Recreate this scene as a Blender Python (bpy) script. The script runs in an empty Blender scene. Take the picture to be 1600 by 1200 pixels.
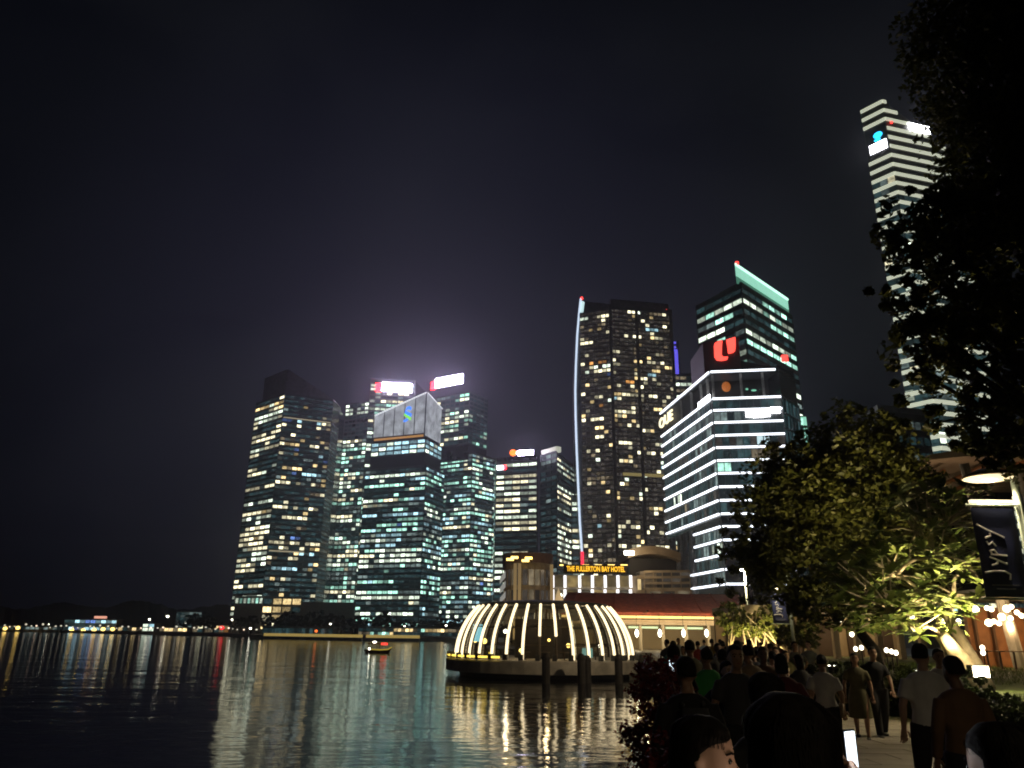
import bpy, math, random
import numpy as np
from mathutils import Vector, Matrix
random.seed(7); RNG = np.random.default_rng(7)
SC = bpy.context.scene
COL = SC.collection
R = math.radians

# ------------------------------------------------------------------ camera
F_PX = 1180.0                      # focal length in pixels of the 1600 px wide photograph
PITCH = math.atan(392 / F_PX); ROLL = R(0.8)
CAM_Z = 1.85
_F = Vector((0, math.cos(PITCH), math.sin(PITCH)))
_R0 = Vector((1, 0, 0)); _U0 = Vector((0, -math.sin(PITCH), math.cos(PITCH)))
_R = _R0 * math.cos(ROLL) + _U0 * math.sin(ROLL)
_U = _U0 * math.cos(ROLL) - _R0 * math.sin(ROLL)
cam_d = bpy.data.cameras.new('camera'); cam = bpy.data.objects.new('camera', cam_d); COL.objects.link(cam)
cam_d.sensor_width = 36; cam_d.lens = F_PX / 1600 * 36; cam_d.clip_start = 0.1; cam_d.clip_end = 8000
cam.matrix_world = Matrix(((_R.x, _U.x, -_F.x, 0), (_R.y, _U.y, -_F.y, 0), (_R.z, _U.z, -_F.z, CAM_Z), (0, 0, 0, 1)))
SC.camera = cam
def at(u, v, d):
    """world point at forward distance d that the photograph shows at pixel (u, v)"""
    r = _R * ((u - 800) / F_PX) - _U * ((v - 600) / F_PX) + _F
    r = r * (d / r.y)
    return Vector((r.x, r.y, r.z + CAM_Z))

# ------------------------------------------------------------------ world: night sky with thin lit cloud
W = bpy.data.worlds.new('World'); SC.world = W; W.use_nodes = True
nt = W.node_tree; nt.nodes.clear()
def N(tree, t, **kw):
    n = tree.nodes.new(t)
    for k, v in kw.items(): setattr(n, k, v)
    return n
out = N(nt, 'ShaderNodeOutputWorld')
sky = N(nt, 'ShaderNodeTexSky'); sky.sky_type = 'NISHITA'; sky.sun_disc = False
sky.sun_elevation = R(-4.0); sky.sun_rotation = R(215)
b1 = N(nt, 'ShaderNodeBackground'); b1.inputs['Strength'].default_value = 0.012
nt.links.new(sky.outputs[0], b1.inputs['Color'])
tc = N(nt, 'ShaderNodeTexCoord')
mp = N(nt, 'ShaderNodeMapping'); mp.inputs['Scale'].default_value = (1.0, 1.0, 1.6)
nt.links.new(tc.outputs['Generated'], mp.inputs[0])
no = N(nt, 'ShaderNodeTexNoise'); no.inputs['Scale'].default_value = 1.7; no.inputs['Detail'].default_value = 3.5
no.inputs['Roughness'].default_value = 0.5; no.inputs['Distortion'].default_value = 0.6
nt.links.new(mp.outputs[0], no.inputs['Vector'])
cr = N(nt, 'ShaderNodeValToRGB')
cr.color_ramp.elements[0].position = 0.36; cr.color_ramp.elements[0].color = (0.0008, 0.0015, 0.0032, 1)
cr.color_ramp.elements[1].position = 0.70; cr.color_ramp.elements[1].color = (0.0072, 0.0082, 0.0110, 1)
nt.links.new(no.outputs[0], cr.inputs[0])
# light of the city on the low cloud: brighter over the towers, fading with angle from them
dotn = N(nt, 'ShaderNodeVectorMath', operation='DOT_PRODUCT')
cd = Vector((-0.10, 1.0, 0.30)).normalized(); dotn.inputs[1].default_value = cd
nrm = N(nt, 'ShaderNodeVectorMath', operation='NORMALIZE')
nt.links.new(tc.outputs['Generated'], nrm.inputs[0]); nt.links.new(nrm.outputs[0], dotn.inputs[0])
mr = N(nt, 'ShaderNodeMapRange', interpolation_type='SMOOTHSTEP')
mr.inputs['From Min'].default_value = 0.84; mr.inputs['From Max'].default_value = 1.0
nt.links.new(dotn.outputs['Value'], mr.inputs['Value'])
glow = N(nt, 'ShaderNodeMix', data_type='RGBA'); glow.inputs['A'].default_value = (0.0002, 0.0002, 0.0006, 1)
glow.inputs['B'].default_value = (0.0062, 0.0060, 0.0130, 1)
nt.links.new(mr.outputs[0], glow.inputs['Factor'])
add = N(nt, 'ShaderNodeMix', data_type='RGBA', blend_type='ADD'); add.inputs['Factor'].default_value = 1
fade = N(nt, 'ShaderNodeMix', data_type='RGBA', blend_type='MULTIPLY'); fade.inputs['Factor'].default_value = 1
mr2 = N(nt, 'ShaderNodeMapRange'); mr2.inputs['From Min'].default_value = 0.55; mr2.inputs['From Max'].default_value = 0.98
mr2.inputs['To Min'].default_value = 0.25; mr2.inputs['To Max'].default_value = 1.0
nt.links.new(dotn.outputs['Value'], mr2.inputs['Value'])
nt.links.new(cr.outputs[0], fade.inputs['A']); nt.links.new(mr2.outputs[0], fade.inputs['B'])
nt.links.new(fade.outputs['Result'], add.inputs['A']); nt.links.new(glow.outputs['Result'], add.inputs['B'])
b2 = N(nt, 'ShaderNodeBackground'); b2.inputs['Strength'].default_value = 0.85
nt.links.new(add.outputs['Result'], b2.inputs['Color'])
ads = N(nt, 'ShaderNodeAddShader'); nt.links.new(b1.outputs[0], ads.inputs[0]); nt.links.new(b2.outputs[0], ads.inputs[1])
nt.links.new(ads.outputs[0], out.inputs['Surface'])

# the one sun of the sky, far down: only a trace of moonlike light is left
sd = bpy.data.lights.new('moonlight', 'SUN'); sd.energy = 0.004; sd.angle = R(0.5); sd.color = (1, 0.93, 0.85)
so = bpy.data.objects.new('moonlight', sd); COL.objects.link(so); so.rotation_euler = (R(50), 0, R(-35))

SC.view_settings.view_transform = 'Standard'; SC.view_settings.look = 'None'
SC.view_settings.exposure = 0.0; SC.view_settings.gamma = 1.0; SC.view_settings.use_curve_mapping = False
SC.cycles.use_denoising = True
SC.cycles.max_bounces = 6; SC.cycles.diffuse_bounces = 2; SC.cycles.glossy_bounces = 3
SC.cycles.transparent_max_bounces = 12; SC.cycles.transmission_bounces = 4; SC.cycles.volume_bounces = 0
SC.cycles.sample_clamp_indirect = 4.0; SC.cycles.use_light_tree = True
SC.cycles.caustics_reflective = False; SC.cycles.caustics_refractive = False
SC.cycles.filter_width = 1.9

# ------------------------------------------------------------------ helpers
MATS = {}
def mat(name, base=(.5, .5, .5), rough=.6, metal=0.0, spec=.5, noise=None, bump=None, emit=None, estr=0.0, sample=True, trans=0.0):
    """procedural Principled material. noise=(scale, amount): brightness mottling; bump=(scale, strength)"""
    if name in MATS: return MATS[name]
    m = bpy.data.materials.new(name); m.use_nodes = True; t = m.node_tree
    p = t.nodes['Principled BSDF']
    p.inputs['Base Color'].default_value = (*base, 1); p.inputs['Roughness'].default_value = rough
    p.inputs['Metallic'].default_value = metal; p.inputs['Specular IOR Level'].default_value = spec
    if trans: p.inputs['Transmission Weight'].default_value = trans
    if noise or bump:
        c = N(t, 'ShaderNodeTexCoord')
    if noise:
        n = N(t, 'ShaderNodeTexNoise'); n.inputs['Scale'].default_value = noise[0]; n.inputs['Detail'].default_value = 4
        t.links.new(c.outputs['Object'], n.inputs['Vector'])
        r = N(t, 'ShaderNodeValToRGB')
        lo = tuple(x * (1 - noise[1]) for x in base); hi = tuple(min(1, x * (1 + noise[1])) for x in base)
        r.color_ramp.elements[0].position = .3; r.color_ramp.elements[0].color = (*lo, 1)
        r.color_ramp.elements[1].position = .7; r.color_ramp.elements[1].color = (*hi, 1)
        t.links.new(n.outputs[0], r.inputs[0]); t.links.new(r.outputs[0], p.inputs['Base Color'])
    if bump:
        n2 = N(t, 'ShaderNodeTexNoise'); n2.inputs['Scale'].default_value = bump[0]; n2.inputs['Detail'].default_value = 5
        t.links.new(c.outputs['Object'], n2.inputs['Vector'])
        b = N(t, 'ShaderNodeBump'); b.inputs['Strength'].default_value = bump[1]
        t.links.new(n2.outputs[0], b.inputs['Height']); t.links.new(b.outputs[0], p.inputs['Normal'])
    if emit:
        p.inputs['Emission Color'].default_value = (*emit, 1); p.inputs['Emission Strength'].default_value = estr
    if not sample: m.cycles.emission_sampling = 'NONE'
    MATS[name] = m; return m

def lit_mat(name, col, lo, hi):
    """a lit window: lamps inside (faint ones: added glow only), each pane its own brightness, uneven within the pane"""
    if name in MATS: return MATS[name]
    m = bpy.data.materials.new(name); m.use_nodes = True; t = m.node_tree
    p = t.nodes['Principled BSDF']; p.inputs['Base Color'].default_value = (.03, .03, .03, 1); p.inputs['Roughness'].default_value = .2
    oi = N(t, 'ShaderNodeObjectInfo'); ge = N(t, 'ShaderNodeNewGeometry')
    a = N(t, 'ShaderNodeMath', operation='ADD'); t.links.new(oi.outputs['Random'], a.inputs[0]); t.links.new(ge.outputs['Random Per Island'], a.inputs[1])
    f = N(t, 'ShaderNodeMath', operation='FRACT'); t.links.new(a.outputs[0], f.inputs[0])
    pw = N(t, 'ShaderNodeMath', operation='POWER'); t.links.new(f.outputs[0], pw.inputs[0]); pw.inputs[1].default_value = 1.6
    mr = N(t, 'ShaderNodeMapRange'); mr.inputs['To Min'].default_value = lo; mr.inputs['To Max'].default_value = hi
    t.links.new(pw.outputs[0], mr.inputs['Value'])
    n = N(t, 'ShaderNodeTexNoise'); n.inputs['Scale'].default_value = .55; n.inputs['Detail'].default_value = 2
    t.links.new(ge.outputs['Position'], n.inputs['Vector'])
    m2 = N(t, 'ShaderNodeMapRange'); m2.inputs['From Min'].default_value = .3; m2.inputs['From Max'].default_value = .7
    m2.inputs['To Min'].default_value = .45; m2.inputs['To Max'].default_value = 1.45
    t.links.new(n.outputs[0], m2.inputs['Value'])
    mu = N(t, 'ShaderNodeMath', operation='MULTIPLY'); t.links.new(mr.outputs[0], mu.inputs[0]); t.links.new(m2.outputs[0], mu.inputs[1])
    p.inputs['Emission Color'].default_value = (*col, 1); t.links.new(mu.outputs[0], p.inputs['Emission Strength'])
    m.cycles.emission_sampling = 'NONE'
    MATS[name] = m; return m

class MB:
    """collects shapes; build() links them as one mesh object"""
    def __init__(s): s.v = []; s.f = []
    def raw(s, v, f):
        o = len(s.v); s.v += [tuple(x) for x in v]; s.f += [tuple(i + o for i in q) for q in f]; return s
    def box(s, c, size, rz=0.0):
        x, y, z = (k / 2 for k in size); ca, sa = math.cos(rz), math.sin(rz)
        v = [(c[0] + a * x * ca - b * y * sa, c[1] + a * x * sa + b * y * ca, c[2] + k * z) for k in (-1, 1) for a, b in ((-1, -1), (1, -1), (1, 1), (-1, 1))]
        return s.raw(v, [(3, 2, 1, 0), (4, 5, 6, 7), (0, 1, 5, 4), (1, 2, 6, 5), (2, 3, 7, 6), (3, 0, 4, 7)])
    def prism(s, poly, z0, z1):
        n = len(poly); z0 = z0 if hasattr(z0, '__len__') else [z0] * n; z1 = z1 if hasattr(z1, '__len__') else [z1] * n
        v = [(p[0], p[1], a) for p, a in zip(poly, z0)] + [(p[0], p[1], a) for p, a in zip(poly, z1)]
        return s.raw(v, [tuple(range(n))[::-1], tuple(range(n, 2 * n))] + [(i, (i + 1) % n, n + (i + 1) % n, n + i) for i in range(n)])
    def tube(s, pts, rad, n=8, up=(0.0, 1.0, 0.0)):
        """tapered tube; rad scalar or list of scalars / (side, front) pairs"""
        pts = [Vector(p) for p in pts]
        if not hasattr(rad, '__len__'): rad = [rad] * len(pts)
        v = []; f = []
        upv = Vector(up)
        for i, p in enumerate(pts):
            d = (pts[min(i + 1, len(pts) - 1)] - pts[max(i - 1, 0)]).normalized()
            a = upv.cross(d)
            if a.length < .05: a = Vector((1, 0, 0)).cross(d)
            a.normalize(); b = d.cross(a)
            ra, rb = rad[i] if hasattr(rad[i], '__len__') else (rad[i], rad[i])
            for k in range(n):
                t = 2 * math.pi * k / n
                v.append(p + a * (ra * math.cos(t)) + b * (rb * math.sin(t)))
        for i in range(len(pts) - 1):
            for k in range(n):
                f.append((i * n + k, i * n + (k + 1) % n, (i + 1) * n + (k + 1) % n, (i + 1) * n + k))
        f.append(tuple(range(n))[::-1]); f.append(tuple(range((len(pts) - 1) * n, len(pts) * n)))
        return s.raw(v, f)
    def lathe(s, c, prof, n=16, sx=1.0, sy=1.0):
        v = []; f = []
        for r, z in prof:
            for k in range(n):
                t = 2 * math.pi * k / n; v.append((c[0] + r * sx * math.cos(t), c[1] + r * sy * math.sin(t), c[2] + z))
        m = len(prof)
        for i in range(m - 1):
            for k in range(n): f.append((i * n + k, i * n + (k + 1) % n, (i + 1) * n + (k + 1) % n, (i + 1) * n + k))
        f.append(tuple(range(n))[::-1]); f.append(tuple(range((m - 1) * n, m * n)))
        return s.raw(v, f)
    def ball(s, c, r, n=10, m=7):
        r = r if hasattr(r, '__len__') else (r, r, r)
        prof = [(max(.02, math.sin(math.pi * i / m)), -math.cos(math.pi * i / m)) for i in range(m + 1)]
        v = []; f = []
        for pr, z in prof:
            for k in range(n):
                t = 2 * math.pi * k / n; v.append((c[0] + pr * r[0] * math.cos(t), c[1] + pr * r[1] * math.sin(t), c[2] + z * r[2]))
        for i in range(m):
            for k in range(n): f.append((i * n + k, i * n + (k + 1) % n, (i + 1) * n + (k + 1) % n, (i + 1) * n + k))
        f.append(tuple(range(n))[::-1]); f.append(tuple(range(m * n, (m + 1) * n)))
        return s.raw(v, f)
    def mesh(s, name, m=None, smooth=False):
        me = bpy.data.meshes.new(name); me.from_pydata(s.v, [], s.f); me.update()
        if m: me.materials.append(m)
        if smooth: me.polygons.foreach_set('use_smooth', [True] * len(me.polygons))
        return me
    def build(s, name, m, parent=None, smooth=False, kind=None, loc=None):
        return link(name, s.mesh(name, m, smooth), parent, kind, loc)

def link(name, me, parent=None, kind=None, loc=None, rz=None):
    o = bpy.data.objects.new(name, me); COL.objects.link(o)
    if parent is not None: o.parent = parent
    if kind: o['kind'] = kind
    if loc is not None: o.location = loc
    if rz is not None: o.rotation_euler = (0, 0, rz)
    return o
def tag(o, label, cat, group=None, kind=None):
    o['label'] = label; o['category'] = cat
    if group: o['group'] = group
    if kind: o['kind'] = kind
    return o
def thing(name, label, cat, loc=(0, 0, 0), rz=0.0, group=None):
    o = bpy.data.objects.new(name, None); COL.objects.link(o); o.location = loc; o.rotation_euler = (0, 0, rz)
    o.empty_display_size = .2
    return tag(o, label, cat, group)
def copy_tree(o, parent=None):
    c = o.copy(); COL.objects.link(c); c.parent = parent
    for ch in o.children: copy_tree(ch, c)
    return c
def lamp(name, kind, loc, power, col, parent=None, target=None, angle=60, blend=.6, radius=.05):
    l = bpy.data.lights.new(name, kind); l.energy = power; l.color = col
    if kind in ('POINT', 'SPOT'): l.shadow_soft_size = radius
    if kind == 'SPOT': l.spot_size = R(angle); l.spot_blend = blend
    o = bpy.data.objects.new(name, l); COL.objects.link(o); o.location = loc
    if target is not None: o.rotation_euler = (Vector(target) - Vector(loc)).to_track_quat('-Z', 'Y').to_euler()
    if parent is not None: o.parent = parent
    return o
def text_mesh(s, size, ext, m, bold=0.0):
    c = bpy.data.curves.new('lettering', 'FONT'); c.body = s; c.size = size; c.extrude = ext; c.offset = bold; c.align_x = 'CENTER'; c.align_y = 'CENTER'
    c.resolution_u = 3
    o = bpy.data.objects.new('lettering', c); COL.objects.link(o)
    dg = bpy.context.evaluated_depsgraph_get(); me = bpy.data.meshes.new_from_object(o.evaluated_get(dg))
    bpy.data.objects.remove(o); me.materials.clear(); me.materials.append(m); return me
def face_sign(name, me, parent, pos, nrm, tilt=0.0):
    """stand a mesh drawn in its XY plane upright so that it faces along nrm"""
    o = link(name, me, parent); n = Vector((nrm[0], nrm[1], 0)).normalized(); x = Vector((0, 0, 1)).cross(n)
    u = Vector((0, 0, 1)); r = Matrix.Rotation(tilt, 3, n); x = r @ x; u = r @ u
    o.matrix_local = Matrix(((x.x, u.x, n.x, pos[0]), (x.y, u.y, n.y, pos[1]), (x.z, u.z, n.z, pos[2]), (0, 0, 0, 1)))
    return o

WATER_Z = -2.2
# window colours
WC = {
 'warm':  lit_mat('window_warm', (1.0, .74, .34), .25, 2.6),
 'cream': lit_mat('window_cream', (1.0, .92, .60), .26, 2.9),
 'pale':  lit_mat('window_pale', (.86, 1.0, .80), .26, 2.9),
 'green': lit_mat('window_green', (.50, 1.0, .80), .24, 2.4),
 'cyan':  lit_mat('window_cyan', (.52, .88, 1.0), .2, 2.0),
 'blue':  lit_mat('window_blue', (.22, .40, 1.0), .10, 1.0),
 'orange': lit_mat('window_orange', (1.0, .45, .12), .2, 1.5),
 'dim':   lit_mat('window_dim', (.70, .95, .92), .05, .34),
 'dimwarm': lit_mat('window_dim_warm', (1.0, .80, .5), .04, .30),
 'faint': lit_mat('window_faint', (.34, .80, .88), .010, .085),  # glow put into panes without lamps, tinting the dark facades
 'faintwarm': lit_mat('window_faint_warm', (1.0, .86, .72), .012, .06),
}
M_GLASS = mat('dark_curtain_glass', (.012, .016, .02), .18, 0, .6, noise=(.2, .35))
M_GLASS2 = mat('grey_curtain_glass', (.10, .10, .105), .3, 0, .5, noise=(.2, .3))
M_BAND = mat('facade_band_dark', (.05, .055, .06), .5, noise=(.4, .3))
M_BAND2 = mat('facade_band_grey', (.16, .16, .16), .6, noise=(.4, .25))
M_CONC = mat('concrete', (.30, .29, .27), .8, noise=(1.2, .25), bump=(6, .15))
M_DARKMETAL = mat('dark_metal', (.03, .03, .032), .45, .6)
M_LED = mat('led_white', (.8, .8, .8), .4, emit=(.88, .93, 1.0), estr=2.6, sample=False)
M_LEDSOFT = mat('led_soft', (.8, .8, .7), .4, emit=(.88, .92, .70), estr=.62, sample=False)
M_WHITESIGN = mat('sign_white', (.8, .8, .8), .4, emit=(.95, .95, 1.0), estr=11.0)
M_GLOWSIGN = mat('sign_white_strong', (.8, .8, .8), .4, emit=(.80, .68, 1.0), estr=58.0)
M_RED = mat('sign_red', (.6, .05, .05), .4, emit=(1, .012, .02), estr=16)
M_REDDIM = mat('beacon_red', (.6, .05, .05), .4, emit=(1, .05, .04), estr=3.0, sample=False)


# ------------------------------------------------------------------ the setting: water, land, hills
def water_material():
    m = bpy.data.materials.new('bay_water'); m.use_nodes = True; t = m.node_tree; p = t.nodes['Principled BSDF']
    p.inputs['Base Color'].default_value = (.004, .008, .010, 1); p.inputs['Roughness'].default_value = .07; p.inputs['IOR'].default_value = 1.333
    c = N(t, 'ShaderNodeTexCoord'); prev = None; normal = None
    for sc, dist, st, det, sx, rot in ((.12, .15, 1, 2, .45, 8), (.60, .044, 1, 2, .55, -5), (2.3, .013, 1, 3, .55, 4)):
        mp = N(t, 'ShaderNodeMapping'); mp.inputs['Scale'].default_value = (sx, 1, 1); mp.inputs['Rotation'].default_value = (0, 0, R(rot))
        t.links.new(c.outputs['Object'], mp.inputs[0])
        n = N(t, 'ShaderNodeTexNoise'); n.inputs['Scale'].default_value = sc; n.inputs['Detail'].default_value = det
        t.links.new(mp.outputs[0], n.inputs['Vector'])
        b = N(t, 'ShaderNodeBump'); b.inputs['Strength'].default_value = st; b.inputs['Distance'].default_value = dist
        t.links.new(n.outputs[0], b.inputs['Height'])
        if normal is not None: t.links.new(normal, b.inputs['Normal'])
        normal = b.outputs[0]
    t.links.new(normal, p.inputs['Normal'])
    return m
mb = MB(); mb.raw([(-3000, -60, WATER_Z), (600, -60, WATER_Z), (600, 3200, WATER_Z), (-3000, 3200, WATER_Z)], [(0, 1, 2, 3)])
mb.build('water', water_material(), kind='structure')

SHORE = [(-3.4, -20), (.4, 0), (1.75, 6), (7.2, 36), (13.5, 72), (17.5, 98), (6.0, 104), (-4, 116), (-7, 160), (-32, 440), (-40, 478), (-150, 462), (-165, 560),
         (-480, 860), (-760, 1010), (-1300, 1100), (-3000, 1150), (-3000, 3200), (600, 3200), (600, -20)]
M_PAVE = mat('promenade_stone', (.26, .23, .19), .55, noise=(.9, .28), bump=(14, .12))
gr = MB().prism(SHORE[::-1] if False else SHORE[::-1], -6.0, 0.0)
ground = gr.build('ground', M_PAVE, kind='structure')
ground.data.validate()
# paving slabs close by, each with its own joint
slab = MB().prism([(-.59, -.29), (.59, -.29), (.59, .29), (-.59, .29)], 0.0, .02).mesh('paving_slab', M_PAVE)
k = 0
rs = random.Random(3)
for j in range(28):
    y = 6.6 + j * .6
    for i in range(16):
        x = 2.2 + i * 1.2 + (j % 2) * .6
        if x > .18 * y + 1.6 and x < .36 * y + 3.4 and k < 300:
            o = link('paving_slab', slab, ground, loc=(x, y, .002 + rs.uniform(0, .005))); k += 1

# low wooded hills across the bay
hv = []; hf = []
rs = random.Random(11); n = 90
M_WOOD = mat('wooded_hill', (.012, .016, .010), .9, noise=(.05, .5))
for i in range(n):
    u = -60 + i * 560 / n
    top = 952 - 9 * math.exp(-((u - 190) / 120) ** 2) + 5 * math.sin(u * .05) + rs.uniform(-1.6, 1.6) - (4 if u < 60 else 0)
    p = at(u, top, 1500); q = at(u, 986, 1450)
    hv += [(q.x, q.y, -1), (p.x, p.y, p.z), (p.x * 1.2, p.y + 320, -1)]
    if i: a = 3 * (i - 1); b = 3 * i; hf += [(a, b, b + 1, a + 1), (a + 1, b + 1, b + 2, a + 2)]
MB().raw(hv, hf).build('hills', M_WOOD, kind='structure')

# ------------------------------------------------------------------ towers
def lit_grid(nf, nb, seed, prob, pal, run=3.0, cell=.15, rowvar=.35):
    """which panes are lit and in what colour: offices light in runs along a floor"""
    r = random.Random(seed); g = {}; keys = [p[0] for p in pal]; w = [p[1] for p in pal]
    for f in range(nf):
        pr = min(.97, max(.03, prob(f / nf) if callable(prob) else prob)); pr = min(.97, max(.02, pr + r.uniform(-rowvar, rowvar) * pr * 2))
        rowkey = r.choices(keys, w)[0]; b = 0
        while b < nb:
            ln = max(1, int(r.expovariate(1 / run)) + 1); on = r.random() < pr
            key = rowkey if r.random() < .55 else r.choices(keys, w)[0]
            for q in range(b, min(nb, b + ln)):
                if on:
                    if r.random() > cell: g[(f, q)] = key if r.random() < .85 else r.choices(keys, w)[0]
                elif r.random() < cell * .35: g[(f, q)] = r.choices(keys, w)[0]
            b += ln
    return g

class Tower:
    def __init__(s, name, label, cat='tower', faint='faint'):
        s.root = thing(name, label, cat, loc=(0, 0, 0)); s.cells = []; s.bands = MB(); s.mull = MB(); s.panes = {}; s.unlit = MB(); s.faint = faint
    def body(s, poly, z0, z1, m=None, name='body'):
        return MB().prism(poly, z0, z1).build(name, m or M_GLASS, s.root)
    def facade(s, P0, P1, z0, z1, fh, bay, grid, band=.3, mull=.14, skip=None, depth=.5):
        P0 = Vector((P0[0], P0[1], 0)); P1 = Vector((P1[0], P1[1], 0)); t = P1 - P0; L = t.length; t.normalize(); n = Vector((t.y, -t.x, 0)); rz = math.atan2(t.y, t.x)
        nb = max(1, round(L / bay)); bw = L / nb; nf = max(1, int(round((z1 - z0) / fh))); fh = (z1 - z0) / nf
        g = grid(nf, nb) if callable(grid) else grid
        for f in range(nf + 1):
            c = P0 + t * (L / 2) + n * (depth / 2); s.bands.box((c.x, c.y, z0 + f * fh), (L, depth, band * fh), rz)
        for b in range(nb + 1):
            c = P0 + t * (b * bw) + n * (depth * .35); s.mull.box((c.x, c.y, (z0 + z1) / 2), (mull * bw, depth * .7, z1 - z0), rz)
        pw = bw * (1 - mull); ph = fh * (1 - band); key = (round(pw, 2), round(ph, 2))
        if key not in s.panes:
            s.panes[key] = MB().raw([(-pw / 2, 0, -ph / 2), (pw / 2, 0, -ph / 2), (pw / 2, 0, ph / 2), (-pw / 2, 0, ph / 2)], [(0, 1, 2, 3)]).mesh('window_pane', WC['warm'])
        me = s.panes[key]
        for (f, b), colr in g.items():
            if f >= nf or b >= nb or (skip and skip(f / nf, b / nb)): continue
            c = P0 + t * ((b + .5) * bw) + n * .08
            view = abs(n.dot(Vector((c.x, c.y, 0)).normalized()))
            s.cells.append((view * bw * fh / c.length + random.random() * 1e-4, me, (c.x, c.y, z0 + (f + .5) * fh), rz, colr, t, pw, ph))
        for f in range(nf):
            for b in range(nb):
                if (f, b) in g: continue
                q = P0 + t * ((b + .5) * bw) + n * .06; q.z = z0 + (f + .5) * fh; u = Vector((0, 0, 1))
                s.unlit.raw([q - t * pw / 2 - u * ph / 2, q + t * pw / 2 - u * ph / 2, q + t * pw / 2 + u * ph / 2, q - t * pw / 2 + u * ph / 2], [(0, 1, 2, 3)])
        return nb, nf
    def finish(s, band_m=None, mull_m=None, limit=300):
        if s.bands.v: s.bands.build('floor_bands', band_m or M_BAND, s.root, kind='stuff')
        if s.mull.v: s.mull.build('mullions', mull_m or band_m or M_BAND, s.root, kind='stuff')
        if s.unlit.v: s.unlit.build('faint_glow_windows', WC[s.faint], s.root, kind='stuff')  # dark panes given a faint glow that lifts the facade
        s.cells.sort(key=lambda c: -c[0]); rest = {}
        for i, (_, me, p, rz, colr, t, pw, ph) in enumerate(s.cells):
            if i < limit:
                o = link('window', me, s.root, loc=p, rz=rz); o.material_slots[0].link = 'OBJECT'; o.material_slots[0].material = WC[colr]
            else:
                q = Vector(p); u = Vector((0, 0, 1))
                rest.setdefault(colr, MB()).raw([q - t * pw / 2 - u * ph / 2, q + t * pw / 2 - u * ph / 2, q + t * pw / 2 + u * ph / 2, q - t * pw / 2 + u * ph / 2], [(0, 1, 2, 3)])
        for colr, m in rest.items(): m.build('lit_windows', WC[colr], s.root, kind='stuff')
        return s.root
def corner(u, v, d):
    p = at(u, v, d); return (p.x, p.y), p.z
def quad(L, C, Rr):
    return [L, C, Rr, (L[0] + Rr[0] - C[0], L[1] + Rr[1] - C[1])]
def lerp(a, b, t): return (a[0] + (b[0] - a[0]) * t, a[1] + (b[1] - a[1]) * t)
def nrm2(a, b):
    t = Vector((b[0] - a[0], b[1] - a[1], 0)).normalized(); return Vector((t.y, -t.x, 0))
def panel(parent, name, a, b, t0, t1, z0, z1, m, out_=.3, thick=.3):
    """upright slab standing on face a-b between fractions t0..t1"""
    p, q = lerp(a, b, t0), lerp(a, b, t1); n = nrm2(a, b)
    c = ((p[0] + q[0]) / 2 + n.x * (out_ + thick / 2), (p[1] + q[1]) / 2 + n.y * (out_ + thick / 2), (z0 + z1) / 2)
    return MB().box(c, (math.dist(p, q), thick, abs(z1 - z0)), math.atan2(q[1] - p[1], q[0] - p[0])).build(name, m, parent)

PAL_OFF = [('green', 7), ('pale', 5), ('cyan', 2.5), ('cream', 2), ('dim', 3.5), ('blue', .06)]
PAL_RES = [('warm', 4), ('cream', 5), ('pale', 1.2), ('cyan', .6), ('blue', .25), ('orange', .5), ('dimwarm', 3)]

# 1: residential tower with slanted crown, darkest side to the right
T = Tower('residential_tower', 'dark glass tower with slanted crown, staggered lit balconies along one edge and scattered yellow windows')
L, _ = corner(402, 622, 705); C, zC = corner(441, 655, 672); Rr, _ = corner(517, 668, 690); K, _ = corner(531, 640, 712)
zt = at(441, 652, 672).z; zt2 = at(441, 616, 672).z
B = (K[0] - 4, K[1] + 40)
T.body([L, C, Rr, K, B], 0, zt2)
T.facade(C, Rr, zt + 1.5, zt2, 4.4, 4.4, lambda a, b: lit_grid(a, b, 92, .10, [('cream', 3), ('warm', 2), ('dim', 3)], 1.5, .2), band=.42)
T.facade(L, C, 14, zt2, 4.6, 9, lambda a, b: lit_grid(a, b, 1, .58, [('cream', 6), ('pale', 3), ('warm', 1)], 4, .08), band=.42, mull=.08)
T.facade(C, Rr, 12, zt, 4.4, 4.4, lambda a, b: lit_grid(a, b, 2, .40, [('warm', 4), ('cream', 4), ('cyan', 2), ('dim', 5), ('blue', .8), ('dimwarm', 3)], 1.6, .25), band=.42)
T.facade(Rr, K, 12, zt, 3.9, 4.5, lambda a, b: {}, band=.36)
cr_l, cr_m, cr_r = lerp(L, C, .25), C, lerp(Rr, K, .6)
MB().prism([lerp(L, C, .2), C, Rr, K, (K[0] - 4, K[1] + 20)], zt2 + .2, [at(412, 592, 700).z, at(441, 586, 690).z, zt2 + 1.5, zt2 + 1, zt2 + 6]).build('slanted_crown', mat('crown_glass', (.10, .10, .11), .35, noise=(.3, .3)), T.root)
panel(T.root, 'light_band', C, Rr, .02, .98, zt - .4, zt + .6, mat('band_glow', (.4, .38, .3), .5, emit=(1, .86, .55), estr=.32, sample=False), .55)
for f in (.36,):
    z = zt * f; panel(T.root, 'light_band', C, Rr, .03, .7, z, z + 1.2, mat('band_glow'), .55)
T.finish()

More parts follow.
